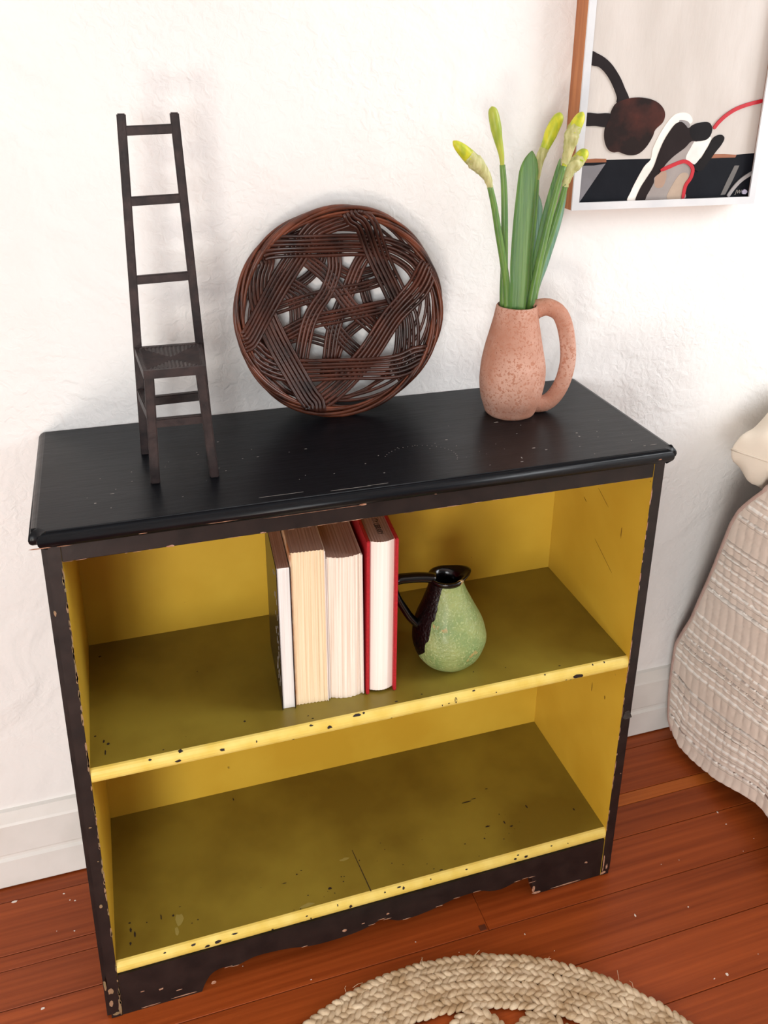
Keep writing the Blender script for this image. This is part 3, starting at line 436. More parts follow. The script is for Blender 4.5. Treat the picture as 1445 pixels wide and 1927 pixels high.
F.append(tuple(range(b0, len(V))))
cp(obj('woven_seat', V, F, CAST))
# ------------------------------------------------------------------ willow basket leaning on the wall
BC0 = Vector((.0045, .247, .9535)); B1 = Vector((1, 0, 0)); B2 = Vector((0, .0785, .9969)); BN = Vector((0, -.9969, .0785))
bk = thing('willow_basket', 'round shallow openwork basket of brown willow rods leaning upright on the wall', 'basket', tuple(BC0-B2*.1525))
BKI = Matrix.Translation(-(BC0-B2*.1525))
def depth(r):
    t = max(0, min(1, (r-.096)/(.146-.096))); t = t*t*(3-2*t); return -.0215*(1-t)
def bpt(u, v, off=0):
    r = math.hypot(u, v)
    if r > .1475: u, v, r = u*.1475/r, v*.1475/r, .1475
    return BC0+B1*u+B2*v+BN*(depth(r)+off)
def band(name, pts, nrod, sp, o0, o1, rr=.0029):
    pts = [tuple(p) for p in pts]
    if nrod == 6:
        for e in (0, -1):
            l = math.hypot(*pts[e]); pts[e] = (pts[e][0]*.149/l, pts[e][1]*.149/l) if l > .128 else pts[e]
    P = spline([(a, b, 0) for a, b in pts], 36); V = []; F = []
    for k in range(nrod):
        off = (k-(nrod-1)/2)*sp; Q = []; ph = random.uniform(0, 6)
        for i, p in enumerate(P):
            d = (P[min(i+1, 35)]-P[max(i-1, 0)]).normalized(); nn = Vector((-d.y, d.x, 0))
            t = i/35; q = p+nn*(off+.0004*math.sin(ph+t*7)); Q.append(bpt(q.x, q.y, o0+(o1-o0)*t+.0003*math.sin(ph*2+t*5)))
        tube(V, F, Q, rr*random.uniform(.88, 1.05), 6)
    o = obj(name, V, F, WILLOW, bk, smooth=True); o.matrix_parent_inverse = BKI; return o
random.seed(11)
for pts in BASKET_MAIN: band('willow_band', pts, 6, .0057, .0065, -.0010)
for i, (pts, k) in enumerate(BASKET_INNER): band('willow_band', pts, k, .0056, (-.0050 if i < 6 else -.0072), (-.0060+.0022*(i % 3) if i < 6 else -.0070), .0027)
# rods laid along the wall of the basket, crossing slowly
V = []; F = []
for k in range(6):
    R0 = .124+.0036*k; ph = k*.9; Q = []
    for i in range(72):
        a = 2*math.pi*i/72; r = R0+.006*math.sin(3*a+ph)
        Q.append(bpt(r*math.cos(a), r*math.sin(a), -.0045+.002*math.cos(3*a+ph)))
    tube(V, F, Q, .0024, 6, closed=True)
o = obj('side_weave', V, F, WILLOW, bk, smooth=True); o.matrix_parent_inverse = BKI
for k in range(7):
    V = []; F = []; ph = k*2*math.pi/7; Q = []
    for i in range(110):
        a = 2*math.pi*i/110; r = .1468+.0052*math.cos(3*a+ph)+.0014*math.sin(2*a+k*1.7); h = .0050*math.sin(3*a+ph)+.001*math.sin(5*a+k)
        q = BC0+B1*(r*math.cos(a))+B2*(r*math.sin(a))+BN*(h+.001); Q.append(q)
    tube(V, F, Q, lambda t, k=k: .0026+.0007*math.sin(6.28*t*2+k*2), 8, closed=True)
    o = obj('rim_rod', V, F, WILLOWR, bk, smooth=True); o.matrix_parent_inverse = BKI
# ------------------------------------------------------------------ terracotta jug
JX, JY = 0.2500, 0.1810
jug = thing('clay_jug', 'pale terracotta jug with a long loop handle holding daffodil buds on the bookcase top', 'jug', (JX, JY, 0.8003))
prof = [(0.0, .0355), (.004, .0385), (.012, .0412), (.025, .0455), (.045, .0483), (.062, .0487), (.080, .0472), (.100, .0432), (.120, .0388), (.138, .0347), (.150, .0322), (.160, .0306), (.166, .0296)]
outer = [(a, b) for a, b in interp(prof, 44)]
inner = [(.168, .0280), (.166, .0262), (.155, .0270), (.135, .030), (.10, .038), (.05, .043), (.015, .038), (.008, .001)]
V, F = lathe(outer+inner, 72, wob=lambda a, z: .012*math.sin(2*a+z*20)+.008*math.sin(5*a+z*60)+.004*math.sin(11*a-z*90))
no = (len(outer)+1)*72
body = obj('body', V, F, [CLAY, CLAYIN], jug, smooth=True, midx=[1 if (i//72) >= len(outer) and i < len(F)-1 else 0 for i in range(len(F))])
hp = [(.0285, .001, .1565), (.036, .0, .160), (.050, -.003, .1615), (.067, -.006, .152), (.077, -.010, .130), (.0835, -.012, .098), (.084, -.013, .072), (.078, -.0135, .045), (.066, -.0135, .024), (.052, -.012, .0135), (.036, -.009, .0125), (.026, -.006, .016)]
V = []; F = []
tube(V, F, spline(hp, 40), lambda t: .0118+.0028*abs(2*t-1)**2, 14, ref=(0.25, 0.97, 0), flat=0.9)
for i, v in enumerate(V):
    if v.z < .0004: v.z = .0004
obj('handle', V, F, CLAY, jug, smooth=True)
# ------------------------------------------------------------------ daffodils
def stemmed(idx, label, budmat, sheath=None, rb=.0092, tip=0.0):
    st, bu = PLANT['stem%d' % idx], PLANT['bud%d' % idx]
    base = Vector(st[0]); low = Vector((JX+(base.x-JX)*.45, JY+(base.y-JY)*.45, .835))
    root = thing('daffodil', label, 'flower', tuple(low), group=None)
    inv = Matrix.Translation(-low)
    V = []; F = []
    mid = base.lerp(low, .4); kx = Vector((JX, JY, mid.z))
    tube(V, F, spline([low, base]+list(st[1:]), 26), lambda t: .0062-.0022*t, 10)
    o = obj('stem', V, F, STEM, root, smooth=True); o.matrix_parent_inverse = inv
    V = []; F = []
    def rad(t):
        t = min(1, t)
        b_ = .36+.64*(min(1, t/.52)**1.4); tp_ = math.sqrt(max(.02, 1-((t-.60)/.40)**2)) if t > .60 else 1
        return rb*b_*tp_
    bu = [Vector(bu[0])*.85+Vector(st[-2])*.15]+list(bu[1:])
    P = spline(bu, 26); tube(V, F, P, rad, 12)
    o = obj('bud', V, F, budmat, root, smooth=True); o.matrix_parent_inverse = inv
    if sheath:
        t0, t1, k = sheath; V = []; F = []; n = len(P); a, b = int(t0*n), int(t1*n)
        Q = P[a:b]; tube(V, F, Q, lambda t: rad(t0+(t1-t0)*t)*1.10+.0006 if t < .8 else rad(t0+(t1-t0)*t)*1.0+.0004, 14, cap=False)
        for q in range(len(V)):
            V[q] = V[q]+Vector((noise.noise(V[q]*300), noise.noise(V[q]*300+Vector((9, 0, 0))), noise.noise(V[q]*300+Vector((0, 9, 0)))))*.0016*k
        o = obj('papery_sheath', V, F, PAPERY, root, smooth=True); o.matrix_parent_inverse = inv
    return root
random.seed(2)
stemmed(1, 'daffodil with yellow-green bud bending far left, leftmost in the terracotta jug', BUD, (0.0, .72, .6))
stemmed(2, 'daffodil with slim upright green bud, the tallest, second from left in the jug', BUDG, None, .0076)
stemmed(3, 'daffodil with plump yellow-green bud leaning right, behind the broad front leaf', BUD, (0.0, .35, .3))
stemmed(4, 'daffodil with yellow bud in a crinkled papery sheath, tall one beside the picture frame', BUD, (0.1, .70, 1.3))
stemmed(5, 'daffodil with small yellow bud in a papery sheath, lowest of the right-hand buds', BUD, (0.0, .70, 1.5), .0096)
def leaf(idx, label, m, w, nrm, name='daffodil_leaf'):
    pts = PLANT['leaf%d' % idx]; base = Vector(pts[0]); low = Vector((JX+(base.x-JX)*.5, JY+(base.y-JY)*.5, .84))
    P = spline([low, base]+list(pts[1:]), 30); V = []; F = []; nv = Vector(nrm).normalized(); K = 6
    for side in (0, 1):
        for i, p in enumerate(P):
            d = (P[min(i+1, 29)]-P[max(i-1, 0)]).normalized(); a = d.cross(nv).normalized(); nn = a.cross(d)
            t = i/29; ww = w*(.62+.38*min(1, t*3))*(1 if t < .72 else max(.04, math.cos((t-.72)/.28*math.pi/2)**.75))
            for k in range(K+1):
                s = k/K*2-1; V.append(p+a*(s*ww/2)+nn*(-.0022*(1-s*s)*(1 if ww > .004 else .2)+(.0011*(1-abs(s)**3)+.0002)*(-1 if side else 1)))
    n1 = 30*(K+1)
    for side in (0, 1):
        for i in range(29):
            for k in range(K):
                a = side*n1+i*(K+1)+k; q = (a, a+1, a+K+2, a+K+1); F.append(q if side else q[::-1])
    for i in range(29):
        for k in (0, K):
            a = i*(K+1)+k; F.append((a, a+K+1, n1+a+K+1, n1+a) if k == 0 else (a+K+1, a, n1+a, n1+a+K+1))
    o = obj(name, V, F, m, smooth=True); tag(o, label, 'leaf'); return o
leaf(1, 'broad flat green daffodil leaf at the front of the jug, pointed tip', LEAF, .0265, (-.45, -.85, .1))
leaf(2, 'short blue-green daffodil leaf standing behind the broad front leaf', LEAFB, .012, (-.2, -1, .1))
leaf(3, 'pale blue-green daffodil leaf curving outward on the right of the jug', LEAFB, .013, (.3, -1, .1))
leaf(4, 'dark green narrow daffodil leaf behind the right-hand stems', LEAF, .011, (-.5, -.8, .1))
# ------------------------------------------------------------------ books on the middle shelf
BROT = math.radians(-4.3)
def book(name, label, x, y, w, h, d, pages, cov, tc, lean=0.0, round_=0.0, hard=0.0, covr=None, nlam=0, foot=0.0):
    """local: x thickness (0..w), y depth, z height; the fore-edge faces the viewer"""
    root = thing(name, label, 'book', (x, y, .4491), (0, 0, BROT), 'books on the middle shelf')
    sh = lambda z: lean*z/h
    z0 = hard; z1 = h-hard
    # page block, fore-edge rounded outwards in plan
    nx, nz = 24, 26; V = []; F = []
    x0, x1 = tc, w-tc
    def fy(s, zt):
        q = (s*2-1); y = .004+hard*1.0-round_*(1-q*q)
        if foot: y -= foot*max(0, 1-zt*5)**2
        if nlam: y += .0006*math.sin(s*nlam*2*math.pi)
        return y
    for j in range(nz+1):
        zt = j/nz; z = z0+(z1-z0)*zt
        for i in range(nx+1):
            s = i/nx; V.append((x0+(x1-x0)*s+sh(z), fy(s, zt), z+(0.0003*math.sin(i*2.4) if j in (0, nz) else 0)))
    nf = len(V)
    for j in (0, 1):
        z = z1 if j else z0
        for i in range(nx+1): V.append((x0+(x1-x0)*i/nx+sh(z), d-.003, z))
    for j in range(nz):
        for i in range(nx): a = j*(nx+1)+i; F.append((a, a+1, a+nx+2, a+nx+1))
    tb = nz*(nx+1)
    for i in range(nx):
        F.append((tb+i, tb+i+1, nf+nx+1+i+1, nf+nx+1+i)); F.append((i+1, i, nf+i, nf+i+1)); F.append((nf+i+1, nf+i, nf+nx+1+i, nf+nx+2+i))
    ntop = None
    F.append(tuple([j*(nx+1) for j in range(nz+1)]+[nf+nx+1, nf])); F.append(tuple([j*(nx+1)+nx for j in range(nz, -1, -1)]+[nf+nx, nf+2*nx+1]))
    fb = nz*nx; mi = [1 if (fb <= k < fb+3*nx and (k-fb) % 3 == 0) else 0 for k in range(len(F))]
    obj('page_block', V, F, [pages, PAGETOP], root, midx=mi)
    def cover(xa, xb, m, ovy=0.0):
        bm = bmesh.new(); bmesh.ops.create_cube(bm, size=1)
        for v in bm.verts:
            z = (v.co.z+.5)*h; v.co = Vector((xa+(v.co.x+.5)*(xb-xa)+sh(z), ovy+(v.co.y+.5)*(d-ovy), z))
        bmesh.ops.bevel(bm, geom=list(bm.edges), offset=min(.0009, (xb-xa)*.4), segments=2, affect='EDGES')
        from_bm('cover', bm, m, root)
    cover(0, tc, cov); cover(w-tc, w, covr or cov)
    bm = bmesh.new(); bmesh.ops.create_cube(bm, size=1)
    for v in bm.verts:
        z = (v.co.z+.5)*h; v.co = Vector((w/2+v.co.x*w+sh(z), d-.001+v.co.y*.003, z))
    from_bm('spine', bm, cov, root)
    return root
b1 = book('book', 'thin black paperback with bright white pages, leftmost of the upright books', -.1366, .0405, .0185, .226, .15, PAGEW, COVB, .0010, lean=-.0025)
b2 = book('book', 'paperback with cream pages and orange cover edge, second from the left', -.1172, .0440, .0470, .2440, .14, PAGEC, COVO, .0014, lean=-.0030, covr=COVW, nlam=9, foot=.002)
b3 = book('book', 'thick ivory-paged book with rough ribbed fore-edge, left of the red one', -.0690, .0440, .0505, .2300, .15, PAGEI, COVW, .0022, lean=-.0035, round_=.006, nlam=17)
b4 = book('book', 'red cloth hardback, rightmost book, with library lettering stamped on its top', -.0165, .0375, .0440, .2500, .155, PAGER, COVR, .0046, lean=-.0005, round_=.006, hard=.0035)
# white specks of print on the left cover of the first book
random.seed(9)
sp = [(random.uniform(.01, .05), random.uniform(.03, .21), random.uniform(.0008, .002), random.uniform(.002, .007)) for _ in range(26)]
blobs('cover_print', sp, lambda a, b, h: (-0.0025*b/.226-.0001-h, a, b), CHIPW, b1)
cu = bpy.data.curves.new('lettering', 'FONT'); cu.body = 'ITY LIBRARY'; cu.size = .0120; cu.align_x = 'LEFT'; cu.extrude = .0001; cu.space_character = 1.02
to = bpy.data.objects.new('tmp_text', cu); COL.objects.link(to)
bpy.context.view_layer.update()
me = bpy.data.meshes.new_from_object(to.evaluated_get(bpy.context.evaluated_depsgraph_get())); bpy.data.objects.remove(to)
me.materials.clear(); me.materials.append(INK)
lt = bpy.data.objects.new('stamped_lettering', me); COL.objects.link(lt); lt.parent = b4
lt.rotation_euler = (0, 0, math.radians(-90)); lt.location = (.0195, .0660, .2468); lt.scale = (.66, 1.0, 1)
# ------------------------------------------------------------------ small green glazed jug
GX, GY = .1245, .0790
gj = thing('glazed_jug', 'small pear-shaped green glazed jug with black lip and angular black handle beside the red book', 'jug', (GX, GY, .4491))
GREEN = mat('green_glaze', lin(152, 164, 104), lin(116, 142, 88), scale=22, rough=0.32, bump=1.0, bscale=230, bdist=0.0022, spec=0.4, coat=0.1,
            spots=[(lin(176, 146, 90), 22, 0.64), (lin(160, 174, 120), 300, 0.58)])
def two_tone(m):
    N = m.node_tree.nodes; L = m.node_tree.links; b = N['Principled BSDF']
    tc = N.new('ShaderNodeTexCoord'); sx = N.new('ShaderNodeSeparateXYZ'); L.new(tc.outputs['Object'], sx.inputs[0])
    n = N.new('ShaderNodeTexNoise'); n.inputs['Scale'].default_value = 45; L.new(tc.outputs['Object'], n.inputs['Vector'])
    def math_(op, a, c, d=None):
        x = N.new('ShaderNodeMath'); x.operation = op
        for k, q in enumerate((a, c)):
            if isinstance(q, (int, float)): x.inputs[k].default_value = q
            else: L.new(q, x.inputs[k])
        return x.outputs[0]
    # black where x + noise < -(0.018 + 0.4*(0.136 - z)) , on the handle side and round the back
    lim = math_('MULTIPLY', math_('SUBTRACT', sx.outputs['Z'], .138), .27)
    lim = math_('MAXIMUM', lim, -.030)
    lim = math_('SUBTRACT', lim, .0165)
    xn = math_('ADD', math_('ADD', sx.outputs['X'], math_('MULTIPLY', sx.outputs['Y'], -.30)), math_('MULTIPLY', math_('SUBTRACT', n.outputs['Fac'], .5), .012))
    fac = math_('LESS_THAN', xn, lim)
    fac2 = math_('GREATER_THAN', sx.outputs['Z'], .1435)
    fac = math_('MAXIMUM', fac, fac2)
    old = b.inputs['Base Color'].links[0].from_socket
    mx = N.new('ShaderNodeMix'); mx.data_type = 'RGBA'; L.new(fac, mx.inputs['Factor']); L.new(old, mx.inputs['A']); mx.inputs['B'].default_value = lin(6, 5, 6)
    L.new(mx.outputs['Result'], b.inputs['Base Color'])
two_tone(GREEN)
BGLAZE = mat('black_glaze', lin(7, 6, 7), rough=0.18, bump=0.3, bscale=60, bdist=0.002, spec=0.45, coat=0.1, spots=[(lin(190, 160, 112), 34, 0.63)])
prof = [(0, .030), (.003, .0345), (.010, .0420), (.022, .0500), (.036, .0545), (.048, .0555), (.062, .0535), (.078, .0485), (.095, .0415), (.110, .0350), (.122, .0300), (.134, .0262), (.144, .0248)]
outer = interp(prof, 46)
cxf = lambda z: -.0085*max(0, (z-.05)/.09)
V, F = lathe(outer, 72, cx=cxf, wob=lambda a, z: .006*math.sin(2*a+1)+.006*math.sin(7*a+z*120)*(1 if z < .13 else 0))
obj('body', V, F, GREEN, gj, smooth=True)
# black lip drawn out into a spout
V = []; F = []; seg = 56; lp = [(.1405, .0240, 0), (.144, .0262, .5), (.1475, .0270, 1), (.1495, .0268, 1.1), (.1502, .0245, 1.05), (.1485, .0210, .9), (.143, .0170, .2), (.128, .015, 0), (.110, .020, 0)]
for (z, r, sp_) in lp:
    for s in range(seg):
        a = 2*math.pi*s/seg; c = max(0, math.cos(a-.15)); k = c**5
        rr = r+.0115*sp_*k; V.append((cxf(.139)+rr*math.cos(a), rr*math.sin(a)*(1-.12*k), z+.002*k*sp_))
for i in range(len(lp)-1):
    for s in range(seg): t = (s+1) % seg; F.append((i*seg+s, i*seg+t, (i+1)*seg+t, (i+1)*seg+s))
obj('spout_lip', V, F, BGLAZE, gj, smooth=True)
V = []; F = []
tube(V, F, spline([(-.026, 0, .1475), (-.045, .004, .1500), (-.066, .008, .1500), (-.080, .010, .1485), (-.0865, .011, .140), (-.080, .010, .120), (-.070, .008, .100), (-.060, .005, .083), (-.048, .002, .070)], 40), lambda t: .0072 if t < .4 else .0060, 10, ref=(0, 1, 0), flat=1.25)
obj('handle', V, F, BGLAZE, gj, smooth=True)
# ------------------------------------------------------------------ framed painting
pt = thing('painting', 'framed abstract painting with dark blob shapes on cream above a navy band, silver strip frame', 'painting', (.366, .29, 1.088))
PW_, PH_, FY = .3325, .52, .255
def P(o): o.parent = pt; return o
def pbox(name, x0, x1, y0, y1, z0, z1, m, bevel=0.0004): return P(box(name, x0, x1, y0-.29, y1-.29, z0, z1, m, bevel=bevel))
pbox('wood_side', 0, .0065, FY+.0005, .2895, 0, PH_, WOODF); pbox('wood_side', PW_-.0065, PW_, FY+.0005, .2895, 0, PH_, WOODF)
pbox('wood_side', .0065, PW_-.0065, FY+.0005, .2895, 0, .0065, WOODF); pbox('wood_side', .0065, PW_-.0065, FY+.0005, .2895, PH_-.0065, PH_, WOODF)
def strip(a, b, c, d):
    V = []
    for y in (FY-.0025-.29, FY+.0005-.29): V += [(q[0], y, q[1]) for q in (a, b, c, d)]
    o = obj('silver_strip', V, [(0, 1, 2, 3), (7, 6, 5, 4), (0, 4, 5, 1), (1, 5, 6, 2), (2, 6, 7, 3), (3, 7, 4, 0)], SILVER); return P(o)
W_, H_, S_ = PW_, PH_, .0115
strip((0, 0), (W_, 0), (W_-S_, S_), (S_, S_)); strip((0, H_), (S_, H_-S_), (W_-S_, H_-S_), (W_, H_))
strip((0, 0), (S_, S_), (S_, H_-S_), (0, H_)); strip((W_, 0), (W_, H_), (W_-S_, H_-S_), (W_-S_, S_))
cv = pbox('canvas', .0065, W_-.0065, .2622, .2800, .0065, H_-.0065, CANVAS)
pc = {'navy': lin(22, 26, 36), 'sienna_l': lin(150, 96, 70), 'sienna_r': lin(160, 108, 84), 'grey_l': lin(126, 124, 128), 'white_a': lin(240, 234, 226), 'white_b': lin(238, 232, 226), 'grey_b': lin(150, 146, 146),
      'grey_c': lin(160, 152, 148), 'tan_a': lin(178, 150, 132), 'tan_b': lin(184, 164, 146), 'brown': lin(50, 38, 38), 'black_a': lin(34, 30, 33), 'black_b': lin(36, 32, 34), 'arm_a': lin(46, 37, 39), 'blob': lin(52, 38, 36), 'arm_b': lin(44, 36, 38), 'streak': lin(110, 108, 106)}
def clampc(p): return (max(.0067, min(W_-.0067, p[0])), max(.0067, p[1]))
def poly_part(name, pts, m, lay):
    n = len(pts); pts = [clampc(p) for p in pts]; yf = .2621-.00012*lay-.29
    V = [(a, yf, b) for a, b in pts]+[(a, .2622-.29, b) for a, b in pts]
    F = [tuple(range(n))]+[(i, (i+1) % n, n+(i+1) % n, n+i) for i in range(n)]
    bm = bmesh.new(); vs = [bm.verts.new(v) for v in V]
    for f in F: 
        try: bm.faces.new([vs[i] for i in f])
        except ValueError: pass
    bmesh.ops.remove_doubles(bm, verts=bm.verts, dist=1e-5)
    bmesh.ops.triangulate(bm, faces=[f for f in bm.faces if len(f.verts) > 4])
    o = from_bm(name, bm, m, pt); o.name = name; return o
def smoothc(pts, k=4):
    n = len(pts); ext = [pts[-1]]+list(pts)+[pts[0], pts[1]]; out = []
    for i in range(1, n+1):
        p0, p1, p2, p3 = [Vector((q[0], q[1], 0)) for q in (ext[i-1], ext[i], ext[i+1], ext[i+2])]
        for j in range(k):
            f = j/k; q = 0.5*((2*p1)+(p2-p0)*f+(2*p0-5*p1+4*p2-p3)*f*f+(3*p1-p0-3*p2+p3)*f**3); out.append((q.x, q.y))
    return out
order = ['navy', 'sienna_l', 'sienna_r', 'grey_l', 'streak', 'white_a', 'white_b', 'grey_b', 'grey_c', 'tan_a', 'tan_b', 'brown', 'black_a', 'black_b', 'arm_a', 'arm_b', 'blob']
for i, k in enumerate(order):
    c = pc[k]; c = tuple(v*(.5 if max(c[:3]) < .05 else .9) for v in c[:3])+(1,); c2 = tuple(min(1, v*1.25+.002) for v in c[:3])+(1,)
    if k == 'blob': c2 = lin(84, 44, 36)
    m = mat('paint_'+k, c, c2, scale=26, rough=0.65, spec=0.15, bump=0.25, bscale=90, bdist=0.001, coord='Object', lo=.4, hi=.75)
    pts = PAINT_SHAPES[k]
    poly_part('painted_shape', pts if k in ('navy', 'sienna_l', 'sienna_r', 'grey_l', 'streak') else smoothc(pts), m, i+1)
RED = mat('paint_red', lin(192, 26, 42), lin(176, 20, 36), scale=60, rough=0.5); GRY = mat('paint_grey', lin(150, 146, 146), rough=0.6)
for k, (pts, r) in PAINT_STROKES.items():
    Q = spline([(a, b, 0) for a, b in pts], 30); L_, R_ = [], []
    for i, q in enumerate(Q):
        d = (Q[min(i+1, 29)]-Q[max(i-1, 0)]).normalized(); nn = Vector((-d.y, d.x, 0)); e = r*(1 if 0 < i < 29 else .6)
        L_.append((q.x+nn.x*e, q.y+nn.y*e)); R_.append((q.x-nn.x*e, q.y-nn.y*e))
    V = []; F = []; yf = .2621-.0024-.29
    for y in (yf, .2615-.29):
        for a, b in zip(L_, R_):
            a, b = clampc(a), clampc(b); V += [(a[0], y, a[1]), (b[0], y, b[1])]
    for i in range(29):
        F += [(2*i, 2*i+1, 2*i+3, 2*i+2), (60+2*i, 60+2*i+2, 60+2*i+3, 60+2*i+1), (2*i, 2*i+2, 60+2*i+2, 60+2*i), (2*i+1, 60+2*i+1, 60+2*i+3, 2*i+3)]
    F += [(0, 60, 61, 1), (58, 59, 119, 118)]
    obj('brush_stroke', V, F, GRY if k == 'grey_d' else RED, pt)
cu = bpy.data.curves.new('sig', 'FONT'); cu.body = 'JW'; cu.size = .0085; cu.extrude = .0001; cu.shear = .2
to = bpy.data.objects.new('tmp_text2', cu); COL.objects.link(to); bpy.context.view_layer.update()
me = bpy.data.meshes.new_from_object(to.evaluated_get(bpy.context.evaluated_depsgraph_get())); bpy.data.objects.remove(to)
me.materials.clear(); me.materials.append(CHIPW)
sg = bpy.data.objects.new('signature', me); COL.objects.link(sg); sg.parent = pt; sg.rotation_euler = (math.radians(90), 0, 0); sg.location = (.298, .2595-.29, .0160)
poly_part('painted_mark', [(.3115, .0195), (.3135, .0150), (.3190, .0146), (.3220, .0180), (.3205, .0205), (.3165, .0225)], mat('paint_lilac', lin(196, 192, 216), rough=0.6), 20)
# ------------------------------------------------------------------ braided jute rug
RX, RY = .0246, -.482
rug = thing('jute_rug', 'round braided jute rug with openwork ring of small circles on the floor', 'rug', (RX, RY, 0))
random.seed(21)
US, VS = 8, 5
def lobes(name, items, m):
    """items: (x, y, z, heading, length, width, height) -> one mesh of plump plait lobes"""
    tm = []
    for j in range(VS+1):
        ph = -math.pi/2+math.pi*j/VS
        for i in range(US):
            th = 2*math.pi*i/US; tm.append((math.sin(ph), math.cos(ph)*math.cos(th), math.cos(ph)*math.sin(th)))
    tm = np.array(tm); fc = []
    for j in range(VS):
        for i in range(US): fc.append((j*US+i, j*US+(i+1) % US, (j+1)*US+(i+1) % US, (j+1)*US+i))
    fc = np.array(fc); Vs = []; Fs = []
    for k, (x, y, z, hd, l, w, h) in enumerate(items):
        v = tm*np.array([l/2, w/2, h/2]); tw = .12*v[:, 0]/(l/2)
        v[:, 2] += -.0012*(v[:, 0]/(l/2))**2+.0010*(v[:, 0]/(l/2))
        c, s = math.cos(hd), math.sin(hd)
        X = v[:, 0]*c-v[:, 1]*s+x; Y = v[:, 0]*s+v[:, 1]*c+y
        Vs.append(np.c_[X, Y, np.maximum(v[:, 2]+z, .0002)]); Fs.append(fc+k*len(tm))
    o = obj(name, np.concatenate(Vs).tolist(), np.concatenate(Fs).tolist(), m, rug, smooth=True); return o
def course(R, cx=0, cy=0, wd=.0208, name='braided_strand', step=.0118):
    n = max(6, int(2*math.pi*R/step)); it = []
    for k in range(n):
        for sd in (-1, 1):
            a = 2*math.pi*(k+(.5 if sd > 0 else 0))/n+random.uniform(-.1, .1)/n
            r = R+sd*wd*.235+random.uniform(-.0006, .0006); hd = a+math.pi/2-sd*math.radians(34+random.uniform(-6, 6))
            it.append((cx+r*math.cos(a), cy+r*math.sin(a), .0055+random.uniform(-.0008, .0008), hd+random.uniform(-.1, .1), .0225*random.uniform(.85, 1.15), .0108*random.uniform(.82, 1.18), .0088*random.uniform(.85, 1.15)))
    return it
for R in (.4125, .3920, .3710, .3505): lobes('braided_strand', course(R), JUTE)
for k in range(20):
    a = math.radians(78.5-18*k); cx, cy = .2955*math.cos(a), .2955*math.sin(a)
    lobes('braided_rosette', course(.0355, cx, cy, .0190, step=.0115)+course(.0165, cx, cy, .0180, step=.011)+[(cx, cy, .0055, 0, .014, .012, .009)], JUTE)
for R in [.2390-.0208*i for i in range(11)]: lobes('braided_strand', course(R), JUTE)
V = []; F = []
for k in range(90):                        # stray fibres
    a = random.uniform(.35, 2.8); r = random.uniform(.345, .424); p = Vector((r*math.cos(a), r*math.sin(a), .010)); d = Vector((random.uniform(-1, 1), random.uniform(-1, 1), .3)).normalized()
    l = random.uniform(.006, .018); tube(V, F, [p, p+d*l*.5+Vector((0, 0, .002)), p+d*l+Vector((random.uniform(-.004, .004), 0, -.001))], .0003, 4)
tag(obj('loose_fibre', V, F, JUTE, rug), kind='stuff')
# ------------------------------------------------------------------ bed at the right, quilt and pillow
bed = thing('bed', 'bed in the right corner mostly hidden under the pale quilt', 'bed', (1.25, -.75, 0))
BI = Matrix.Translation((-1.25, .75, 0))
for o in (box('mattress', .80, 1.75, -1.75, .235, .34, .600, MATT, bevel=.03, seg=3), box('bed_base', .81, 1.74, -1.74, .225, .22, .34, BEDW, bevel=.004)):
    o.parent = bed; o.matrix_parent_inverse = BI
for x in (.80, 1.71):
    for y in (-1.70, .19):
        o = box('leg', x-.025, x+.025, y-.025, y+.025, 0.0002, .22, BEDW, bevel=.003); o.parent = bed; o.matrix_parent_inverse = BI
EDGE = [(.0346, .2305), (.0516, .2454), (.0948, .2530), (.141, .2576), (.179, .2586), (.2241, .2578), (.2702, .2399), (.3044, .2254), (.3579, .2110), (.4074, .1966), (.4329, .1900), (.481, .1782), (.5124, .1706), (.5432, .1632), (.5766, .1496), (.6075, .1292), (.6356, .1092)]
LZ = [.6133, .595, .5693, .5094, .4857, .4628, .4403, .4206, .3979, .3295, .3074, .2815, .2637, .2425, .221, .2046, .1628, .1383, .1183, .0992, .0836, .0669]
def edge_y(z):
    if z <= EDGE[0][0]: return EDGE[0][1]
    for (a, b), (c, d) in zip(EDGE, EDGE[1:]):
        if z <= c: return b+(d-b)*(z-a)/(c-a)
    return EDGE[-1][1]
HEM = [(.2305, .0346), (.2039, .0212), (.1585, .0190), (.1107, .0256), (.0596, .040), (.0123, .052), (-.0316, .055), (-.12, .045), (-.25, .05), (-.5, .04), (-1.8, .045)]
def hem_z(y):
    for (a, b), (c, d) in zip(HEM, HEM[1:]):
        if y >= c: return b+(d-b)*(a-y)/(a-c) if y <= a else b
    return .045
